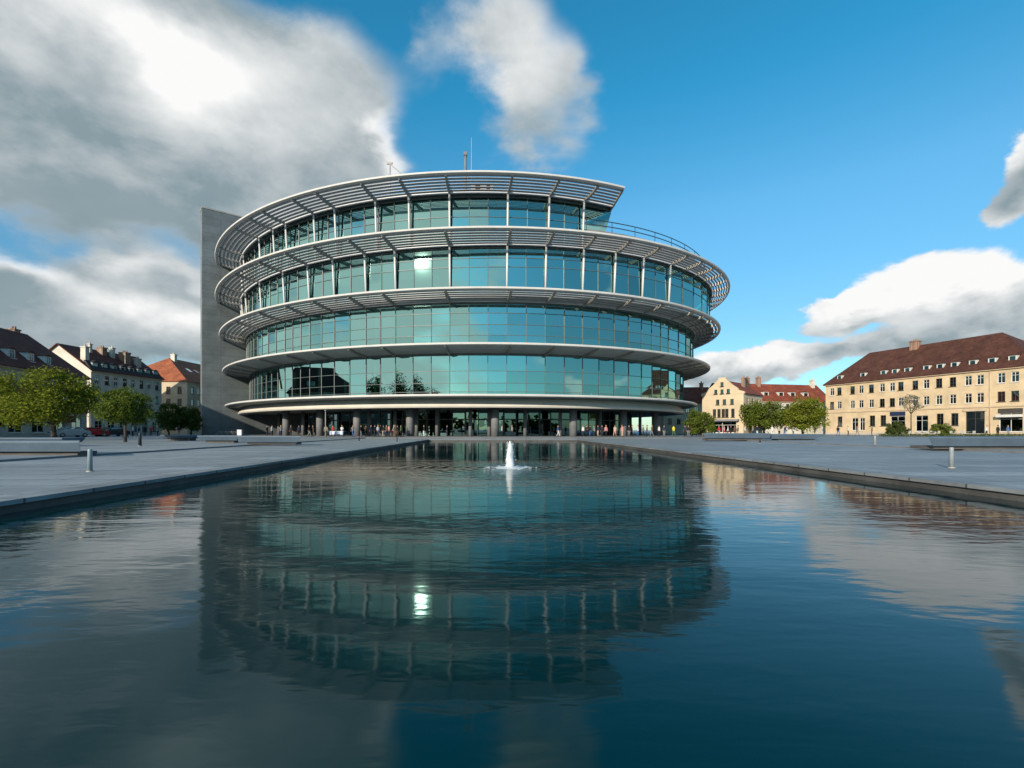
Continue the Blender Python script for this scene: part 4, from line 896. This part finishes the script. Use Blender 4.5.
# cars on the left street
def car(label, x, y, m, rz):
    t = empty('parked_car', (x, y, .08), rz); tag(t, label, 'car', 'cars parked before the cream terrace')
    prof = [(-2.05, .28), (-2.1, .62), (-1.95, .86), (-1.2, .95), (-.65, 1.42), (.75, 1.46), (1.45, 1.0), (2.05, .84), (2.12, .55), (2.05, .28)]
    g = MB(); rings = []
    for (yy, k) in ((-.84, .94), (-.78, 1), (.78, 1), (.84, .94)): rings.append([(x_ * (.985 if k < 1 else 1), yy * (.83 if z > 1.2 else 1), z * k + (.02 if k < 1 else 0)) for (x_, z) in prof])
    g.loft(rings, loop=False); o = g.build('body', m, t); 
    g = MB()
    for s in (-1, 1):
        g.face([(-1.05, s * .80, .97), (1.25, s * .80, 1.0), (.68, s * .715, 1.38), (-.6, s * .715, 1.36)])
    g.face([(-1.24, -.68, .985), (-1.24, .68, .985), (-.7, .6, 1.40), (-.7, -.6, 1.40)]); g.face([(1.46, -.68, 1.02), (1.46, .68, 1.02), (.8, .6, 1.44), (.8, -.6, 1.44)]); g.build('window', M['winglass'], t, recalc=False)
    for sx in (-1.3, 1.32):
        for s in (-1, 1):
            g = MB(); g.tube([(sx, s * .68, .31), (sx, s * .87, .31)], .31, 18); w = g.build('wheel', M['dark'], t); g = MB(); g.tube([(sx, s * .86, .31), (sx, s * .885, .31)], .19, 12); g.build('rim', M['rib'], w)
    for s in (-1, 1):
        g = MB(); g.box((2.09, s * .6, .66), .06, .3, .14); g.build('headlight', M['frame'], t); g = MB(); g.box((-2.06, s * .62, .72), .08, .26, .14); g.build('tail_light', M['awn_red'], t)
M['carred'] = mat('car_red', (.42, .02, .03), .25, .05, 1); M['cardark'] = mat('car_dark', (.03, .035, .045), .25, .05, 1); M['carsil'] = mat('car_silver', (.35, .36, .37), .25, .05, 1)
car('small red car parked under the trees before the cream terrace', PX(91, 72), 72, M['carred'], 1.3)
car('dark car parked right of the red car', PX(113, 76), 76, M['cardark'], 1.3); car('silver car parked left of the red car', PX(70, 66), 66, M['carsil'], 1.25)
# stall by the columns
t = empty('stall_table', (PX(337.5, 72), 72, 0)); tag(t, 'table with blue and white cloth between the left columns', 'table')
M['clothw'] = mat('cloth_white', (.7, .72, .78), .8, .05, 2); M['clothb'] = mat('cloth_blue', (.05, .12, .45), .8, .1, 2)
g = MB(); g.box((0, 0, .9), 2.1, .8, .05); 
for i in range(14):
    x0 = -1.05 + .15 * i; g.face([(x0, -.42 + .03 * (i % 2), .88), (x0 + .15, -.42 + .03 * ((i + 1) % 2), .88), (x0 + .15, -.44 + .05 * ((i + 1) % 2), .3 + .12 * (i % 3)), (x0, -.44 + .05 * (i % 2), .3 + .12 * ((i + 1) % 3))], i % 4 == 1)
g.build('tablecloth', [M['clothw'], M['clothb']], t); 
for (x_, y_) in ((-.95, -.3), (.95, -.3), (-.95, .3), (.95, .3)):
    g = MB(); g.tube([(x_, y_, 0), (x_, y_, .88)], .025, 6); g.build('leg', M['dark'], t)
g = MB(); g.box((-.6, 0, 1.1), .5, .4, .35, (1, .2)); g.box((.5, .1, 1.15), .6, .35, .45, (1, -.1)); tag(g.build('box', M['clothb'], None, tuple(t.location)), 'pile of blue boxes on the stall table', 'boxes') if False else None
# bicycles before the tower
def bicycle(label, x, y, rz):
    t = empty('bicycle', (x, y, .0), rz); tag(t, label, 'bicycle', 'bicycles before the grey tower')
    def ring(cx, r, tr): return [(cx + r * math.cos(2 * PI * k / 20), 0, .34 + r * math.sin(2 * PI * k / 20)) for k in range(21)]
    for cx in (-.52, .52):
        g = MB(); g.tube(ring(cx, .33, 0), .025, 6, caps=False); w = g.build('wheel', M['dark'], t); g = MB()
        for k in range(8): g.tube([(cx, 0, .34), (cx + .32 * math.cos(k * PI / 4), 0, .34 + .32 * math.sin(k * PI / 4))], .006, 4)
        g.build('spokes', M['rib'], w)
    g = MB()
    for a, b in (((-.52, .34), (-.05, .3)), ((-.05, .3), (-.2, .82)), ((-.2, .78), (.36, .8)), ((.36, .8), (-.05, .3)), ((-.52, .34), (-.2, .74)), ((.52, .34), (.34, .95))): g.tube([(a[0], 0, a[1]), (b[0], 0, b[1])], .022, 6)
    g.build('frame', M['rib'], t); g = MB(); g.box((-.2, 0, .87), .26, .13, .06); g.build('saddle', M['dark'], t); g = MB(); g.tube([(.3, -.28, 1.02), (.36, 0, .97), (.3, .28, 1.02)], .018, 6); g.build('handlebar', M['dark'], t)
for (px, Y, rz, lb) in ((219, 88, .3, 'bicycle parked against the grey tower, leftmost of the row'), (224, 88.5, .25, 'second bicycle from the left before the grey tower'), (229.5, 89, .35, 'third bicycle from the left before the grey tower'), (234.5, 89.5, .2, 'bicycle before the grey tower next to the white box')): bicycle(lb, PX(px, Y), Y, rz)
ub = (PX(240, 88), 88, 0); g = MB(); g.box((ub[0], ub[1], .55), .8, .5, 1.1); g.box((ub[0], ub[1], 1.13), .9, .6, .06); tag(g.build('utility_box', M['clothw'], None, ub), 'white utility box right of the bicycles at the tower foot', 'box')
# cafe tables before the yellow house
M['cafe'] = mat('cafe_white', (.6, .6, .58), .5, .05, 2)
def cafe(label, x, y):
    t = empty('cafe_table', (x, y, .08)); tag(t, label, 'table', 'cafe tables before the yellow house')
    g = MB(); g.tube([(0, 0, .72), (0, 0, .75)], .4, 16); g.build('tabletop', M['cafe'], t); g = MB(); g.tube([(0, 0, 0), (0, 0, .72)], .04, 8); g.build('leg', M['rib'], t); g = MB(); g.tube([(0, 0, -.02), (0, 0, .03)], .24, 12); g.build('base', M['rib'], t)
def chair(label, x, y, rz):
    t = empty('cafe_chair', (x, y, .08), rz); tag(t, label, 'chair', 'cafe chairs before the yellow house')
    g = MB(); g.box((0, 0, .45), .44, .44, .04); g.build('seat', M['cafe'], t); g = MB(); g.box((0, .21, .72), .42, .04, .34); g.build('backrest', M['cafe'], t)
    for (i, j) in ((-.19, -.19), (.19, -.19), (-.19, .19), (.19, .19)):
        g = MB(); g.tube([(i, j, -.02), (i, j, .44 if j < 0 else .7)], .018, 6); g.build('leg', M['rib'], t)
CF = [(916, 77, 'white cafe table between the two shrubs, leftmost'), (925, 76.5, 'white cafe table between the two shrubs, second from left'), (933, 76, 'white cafe table close to the pointed shrub'), (957, 75, 'white cafe table right of the pointed shrub'), (968, 74.5, 'white cafe table before the brown portal')]
for i, (px, Y, lb) in enumerate(CF):
    cafe(lb, PX(px, Y), Y)
    for k, (dx, w_) in enumerate(((-.75, 'left'), (.75, 'right'))): chair(lb.replace('white cafe table', 'white chair on the %s of the cafe table' % w_), PX(px, Y) + dx, Y, PI / 2 if dx < 0 else -PI / 2)

# ------------------------------------------------------------------ people
CL = {}
for n_, c_ in (('black', (.012, .012, .014)), ('white', (.62, .62, .62)), ('grey', (.2, .2, .21)), ('navy', (.02, .03, .07)), ('blue', (.05, .12, .3)), ('red', (.38, .03, .03)), ('beige', (.42, .33, .24)), ('yellow', (.55, .5, .03)), ('brown', (.1, .06, .035)), ('pink', (.55, .25, .26)), ('green', (.06, .13, .06))): CL[n_] = mat('cloth_' + n_, c_, .85, .15, 5)
CL['skin'] = mat('skin', (.5, .3, .21), .6, .05, 5); CL['shoe'] = mat('shoe', (.02, .018, .016), .6, .1, 5)
for n_, c_ in (('dark', (.015, .011, .008)), ('fair', (.3, .2, .09)), ('brownhair', (.06, .033, .018))): CL['hair_' + n_] = mat('hair_' + n_, c_, .6, .2, 12)
def person_mesh(pose):
    st = .16 if pose == 'standing' else .34; fw = 0.0
    V = [(0, 0, .95), (0, 0, 1.12), (0, -.01, 1.33), (0, 0, 1.46), (0, -.01, 1.55), (0, -.025, 1.66), (0, -.01, 1.74)]
    Rr = [(.155, .12), (.14, .105), (.175, .115), (.09, .075), (.055, .06), (.078, .095), (.05, .06)]; Ed = [(0, 1), (1, 2), (2, 3), (3, 4), (4, 5), (5, 6)]
    def add(par, chain):
        for (p, r) in chain:
            V.append(p); Rr.append(r); Ed.append((par, len(V) - 1)); par = len(V) - 1
    for s in (-1, 1):
        y = 0 if pose == 'standing' else s * .26; ky = -.06 if pose == 'standing' else (s * .1 - .09)
        add(0, [((s * .095, ky * .3, .86), (.095, .1)), ((s * .1, ky, .5), (.06, .065)), ((s * .1, y, .1), (.042, .045)), ((s * .1, y + .02, .05), (.045, .05)), ((s * .11, y - .16, .035), (.04, .03))])
        ay = 0.02 if pose == 'standing' else -s * .16
        if pose == 'holding': add(2, [((s * .19, 0, 1.4), (.06, .06)), ((s * .24, .0, 1.13), (.045, .045)), ((s * .12, -.24, 1.14), (.034, .034)), ((s * .08, -.3, 1.16), (.03, .038))])
        else: add(2, [((s * .19, 0, 1.4), (.06, .06)), ((s * .24, ay * .4, 1.13), (.045, .045)), ((s * .25, ay - .04, .88), (.034, .034)), ((s * .25, ay - .06, .79), (.024, .04))])
    me = bpy.data.meshes.new('person_body'); me.from_pydata(V, Ed, []); o = bpy.data.objects.new('person_body', me); COL.objects.link(o)
    md = o.modifiers.new('skin', 'SKIN'); 
    for i, r in enumerate(Rr): me.skin_vertices[0].data[i].radius = r
    me.skin_vertices[0].data[0].use_root = True
    o.modifiers.new('sub', 'SUBSURF').levels = 1
    dg = bpy.context.evaluated_depsgraph_get(); m2 = bpy.data.meshes.new_from_object(o.evaluated_get(dg)); m2.name = 'body'; bpy.data.objects.remove(o)
    m2.materials.clear()
    for k in range(4): m2.materials.append(CL['skin'])
    for p in m2.polygons:
        c = p.center; p.use_smooth = True
        hand = (abs(c.x) > .2 and c.z < .9 and pose != 'holding') or (pose == 'holding' and c.y < -.2 and c.z > .9)
        p.material_index = 0 if (c.z > 1.5 or hand) else 1 if c.z > .93 or (abs(c.x) > .19 and c.z > .8) else 2 if c.z > .1 else 3
    g = MB(); rings = []        # hair cap
    for i in range(6):
        a = i / 5 * 1.5; rings.append([(.1 * math.cos(2 * PI * k / 12) * math.sin(a + .12), .012 + .115 * math.sin(2 * PI * k / 12) * math.sin(a + .12), 1.70 + .115 * math.cos(a) - (.08 * (a / 1.5) if math.sin(2 * PI * k / 12) > .2 else 0)) for k in range(12)])
    g.loft(rings, smooth=True, loop=False); ho = g.build('hair', CL['hair_dark']); hm = ho.data; bpy.data.objects.remove(ho)
    return m2, hm
PM = {p: person_mesh(p) for p in ('standing', 'walking', 'holding')}
def person(px, Y, top, legs, hair, pose, where, rz=None, z0=0., sc_=1.):
    rnd = random.Random(int(px * 10 + Y)); t = empty('person', (PX(px, Y), Y, z0), rnd.uniform(0, 2 * PI) if rz is None else rz); t.scale = (sc_,) * 3
    vb = {'standing': 'standing', 'walking': 'walking', 'holding': 'standing with hands together'}[pose]
    tag(t, 'person in %s top, %s trousers, %s' % (top, legs, where), 'person', 'people on the square')
    b, hm = PM[pose]; o = put(b, 'body', t, (0, 0, 0), 0)
    for i, k in enumerate(('skin', top, legs, 'shoe')): o.material_slots[i].link = 'OBJECT'; o.material_slots[i].material = CL[k]
    h_ = put(hm, 'hair', t, (0, 0, 0), 0); h_.material_slots[0].link = 'OBJECT'; h_.material_slots[0].material = CL['hair_' + hair]
PEOPLE = [
 (267, 77, 'black', 'navy', 'dark', 'standing', 'left of the leftmost arcade columns'), (299, 74, 'navy', 'black', 'dark', 'standing', 'between two columns left of the lamp post'), (309, 73, 'black', 'grey', 'brownhair', 'walking', 'just left of the lamp post'), (313, 73.5, 'brown', 'black', 'dark', 'standing', 'beside another person left of the lamp post'),
 (366, 71, 'brown', 'black', 'dark', 'holding', 'near the stall by the dark doorway'), (375, 71, 'black', 'navy', 'dark', 'standing', 'at the left of the group before the columns'), (380.5, 70.5, 'navy', 'grey', 'brownhair', 'holding', 'in the middle of the group before the columns'), (386.5, 70, 'brown', 'navy', 'dark', 'standing', 'in the group left of the wide column'), (397.5, 71, 'black', 'brown', 'dark', 'standing', 'at the right end of the group of people'),
 (586.5, 74.5, 'black', 'black', 'dark', 'holding', 'next to the column at the right pool corner'), (594, 75.5, 'grey', 'navy', 'dark', 'standing', 'in the row before the lit entrance'), (602, 74, 'black', 'navy', 'brownhair', 'walking', 'in the row right of the lit entrance'), (632, 72.5, 'navy', 'black', 'dark', 'standing', 'beside a wide column on the right'), (647, 73.5, 'black', 'brown', 'dark', 'standing', 'between the right hand columns'), (652, 74, 'brown', 'grey', 'fair', 'walking', 'close to the rightmost column group'), (664, 73, 'navy', 'grey', 'dark', 'standing', 'before the last columns on the right'),
 (688.5, 74, 'black', 'grey', 'dark', 'standing', 'at the left edge of the low round tree'), (702, 76.5, 'brown', 'black', 'dark', 'holding', 'in the crowd under the low round tree'), (709, 77, 'navy', 'white', 'fair', 'standing', 'in the crowd right of the low round tree'), (715, 78, 'black', 'blue', 'dark', 'standing', 'left of the gabled house in the crowd'), (728, 79, 'white', 'brown', 'dark', 'walking', 'before the gabled house shop window'), (735, 79, 'brown', 'brown', 'dark', 'standing', 'right of the gabled house shop door'), (757, 77, 'black', 'white', 'dark', 'standing', 'in the shade of the dark green tree'), (785, 78, 'navy', 'blue', 'fair', 'walking', 'left of the yellow green tree trunk'), (793, 80, 'white', 'green', 'dark', 'standing', 'beside the yellow green tree trunk'), (815, 81, 'grey', 'beige', 'dark', 'walking', 'between the yellow green tree and the yellow house'),

 (272, 76, 'white', 'black', 'dark', 'standing', 'between the leftmost arcade columns'), (281, 74, 'grey', 'navy', 'fair', 'walking', 'before the leftmost wide column'), (291, 75, 'black', 'black', 'brownhair', 'standing', 'right of the leftmost wide column'),
 (326, 70, 'beige', 'black', 'dark', 'standing', 'beside the thin lamp post'), (333, 74, 'red', 'black', 'dark', 'holding', 'behind the blue and white stall'), (342, 74.5, 'white', 'blue', 'fair', 'holding', 'behind the right end of the stall'),
 (353, 71, 'grey', 'blue', 'brownhair', 'walking', 'right of the blue and white stall'), (361, 70, 'black', 'grey', 'dark', 'standing', 'before the dark doorway next to the stall'), (371, 69, 'navy', 'black', 'dark', 'walking', 'between the stall and the middle left columns'),
 (378, 70, 'white', 'grey', 'fair', 'standing', 'in the group before the middle left columns'), (383.5, 69, 'black', 'beige', 'dark', 'walking', 'at the centre of the group near the pool corner'), (389, 71, 'pink', 'navy', 'brownhair', 'standing', 'in the group beside the pink clad column'), (394, 70, 'beige', 'brown', 'fair', 'walking', 'at the right of the group near the pool corner'), (401, 72, 'green', 'black', 'dark', 'standing', 'between the group and the wide column'),
 (424, 72, 'black', 'white', 'dark', 'standing', 'right of the wide column behind the pool'), (447, 73, 'navy', 'navy', 'dark', 'standing', 'behind the far end of the pool'), (502, 72.5, 'white', 'black', 'brownhair', 'standing', 'at the centre entrance behind the fountain'), (512, 74, 'grey', 'black', 'fair', 'walking', 'in the dark entrance right of the fountain'), (558, 73, 'blue', 'white', 'dark', 'walking', 'before the entrance near the right pool corner'),
 (583, 74, 'white', 'navy', 'fair', 'standing', 'right of the wide column at the right pool corner'), (590, 75, 'black', 'blue', 'dark', 'walking', 'before the lit entrance on the right'), (598, 75, 'navy', 'beige', 'brownhair', 'standing', 'before the lit entrance next to a thin column'), (606, 73, 'pink', 'black', 'fair', 'standing', 'right of the lit entrance'), (615, 72, 'beige', 'pink', 'brownhair', 'walking', 'left of the wide column on the right'), (622, 71.5, 'pink', 'beige', 'fair', 'standing', 'in front of the wide column on the right'), (629, 72, 'black', 'grey', 'dark', 'walking', 'just right of the wide column on the right'), (638, 73, 'white', 'blue', 'fair', 'standing', 'between two columns on the right'), (643, 72, 'grey', 'black', 'dark', 'walking', 'near the bicycles of the right columns'), (659, 74, 'white', 'black', 'dark', 'standing', 'before the rightmost group of columns'), (673.5, 70, 'yellow', 'green', 'dark', 'walking', 'at the right end of the arcade'),
 (685, 75, 'navy', 'black', 'dark', 'standing', 'at the right foot of the glass building'), (692, 77, 'white', 'navy', 'fair', 'standing', 'under the low round tree'), (698, 76, 'white', 'blue', 'brownhair', 'walking', 'under the low round tree, in the middle'), (705, 76, 'blue', 'navy', 'dark', 'standing', 'at the right of the low round tree'), (712, 77, 'grey', 'blue', 'fair', 'walking', 'between the low round tree and the gabled house'),
 (719, 80, 'red', 'white', 'dark', 'standing', 'at the left corner of the gabled house'), (724, 79, 'pink', 'red', 'fair', 'walking', 'before the shop of the gabled house'), (731, 80, 'black', 'black', 'brownhair', 'standing', 'at the shop door of the gabled house'), (738, 78, 'navy', 'beige', 'dark', 'walking', 'before the right corner of the gabled house'), (745, 77, 'white', 'grey', 'fair', 'standing', 'under the left side of the dark green tree'), (753, 76, 'grey', 'navy', 'dark', 'standing', 'left of the trunk of the dark green tree'), (772, 75, 'white', 'white', 'fair', 'walking', 'right of the trunk of the dark green tree'), (779, 76, 'beige', 'black', 'dark', 'standing', 'between the two bigger right hand trees'), (838, 84, 'black', 'blue', 'dark', 'walking', 'at the left corner of the yellow house'), (848, 88, 'white', 'black', 'fair', 'standing', 'before the left shop of the yellow house'), (857, 86, 'grey', 'grey', 'brownhair', 'walking', 'before the second shop of the yellow house'), (872, 84, 'brown', 'navy', 'dark', 'standing', 'left of the dark green shrub'), (987, 74, 'white', 'navy', 'fair', 'walking', 'before the right shop of the yellow house'), (998, 73, 'black', 'black', 'dark', 'standing', 'at the right shop window of the yellow house'), (1008, 72, 'blue', 'grey', 'brownhair', 'standing', 'near the right edge before the shop'),
 (125.5, 60, 'black', 'navy', 'dark', 'walking', 'beside the small round green tree'), (133, 74, 'white', 'black', 'fair', 'standing', 'right of the small round green tree'), (139, 78, 'navy', 'blue', 'dark', 'walking', 'before the cream terrace near its middle'), (145, 76, 'black', 'black', 'brownhair', 'standing', 'before the shops of the cream terrace'), (151, 80, 'red', 'navy', 'dark', 'standing', 'at the right end of the cream terrace'), (158, 82, 'grey', 'black', 'fair', 'walking', 'left of the dark tree by the orange roofed house'), (179, 84, 'black', 'grey', 'dark', 'standing', 'between the two dark trees by the tower'), (104, 70, 'green', 'brown', 'dark', 'walking', 'between the parked cars and the round tree'),
]
for p in PEOPLE: person(*p, z0=.08 if (p[1] > 62.5) else .0)

# ------------------------------------------------------------------ what the glass mirrors: trees and a house behind the photographer
g = MB(); rnd = random.Random(77)
for k in range(60):
    a = -2.4 + 4.8 * k / 59; r = 120; c = (r * math.sin(a), -30 - r * abs(math.cos(a)) * .7, 0); crown(g, rnd, (c[0], c[1], 3.0), 6.5, 5, 4.5 + 4.5 * rnd.random(), 16, 14, 1.1, .6)
tag(g.build('treeline', M['leaf_c'], recalc=False), 'far belt of trees mirrored as a dark band in the entrance glass', 'trees', kind='stuff')
MIRR = [(-90, 12, 23, 9, 'tall dark tree mirrored in the lowest glass storey right after the house reflection', 41), (-92, -16, 27, 10.5, 'tallest dark tree mirrored in the left glass of the lowest storey', 44), (-75, -24, 25, 10, 'dark tree mirrored left of the middle glass of the lowest storey', 42), (-59, -34, 20, 8, 'dark round tree mirrored nearest the middle glass of the lowest storey', 45), (62, -36, 12, 5, 'low tree mirrored in the right glass of the lowest storey', 43)]
for (x, y, H, rx, lb, sd) in MIRR: tree(lb, x, y, H, rx, 2.0, M['leaf_c'], sd, group='trees mirrored in the glass', nclump=230, nleaf=60, ls=.34, trunk=.4)
#END2
sc.view_settings.view_transform = 'Standard'; sc.view_settings.look = 'None'; sc.view_settings.exposure = 0.55; sc.view_settings.gamma = 1
sc.view_settings.use_curve_mapping = False
sc.cycles.max_bounces = 8; sc.cycles.transparent_max_bounces = 12; sc.cycles.caustics_reflective = False; sc.cycles.caustics_refractive = False
sc.cycles.sample_clamp_indirect = 6; sc.cycles.use_denoising = True
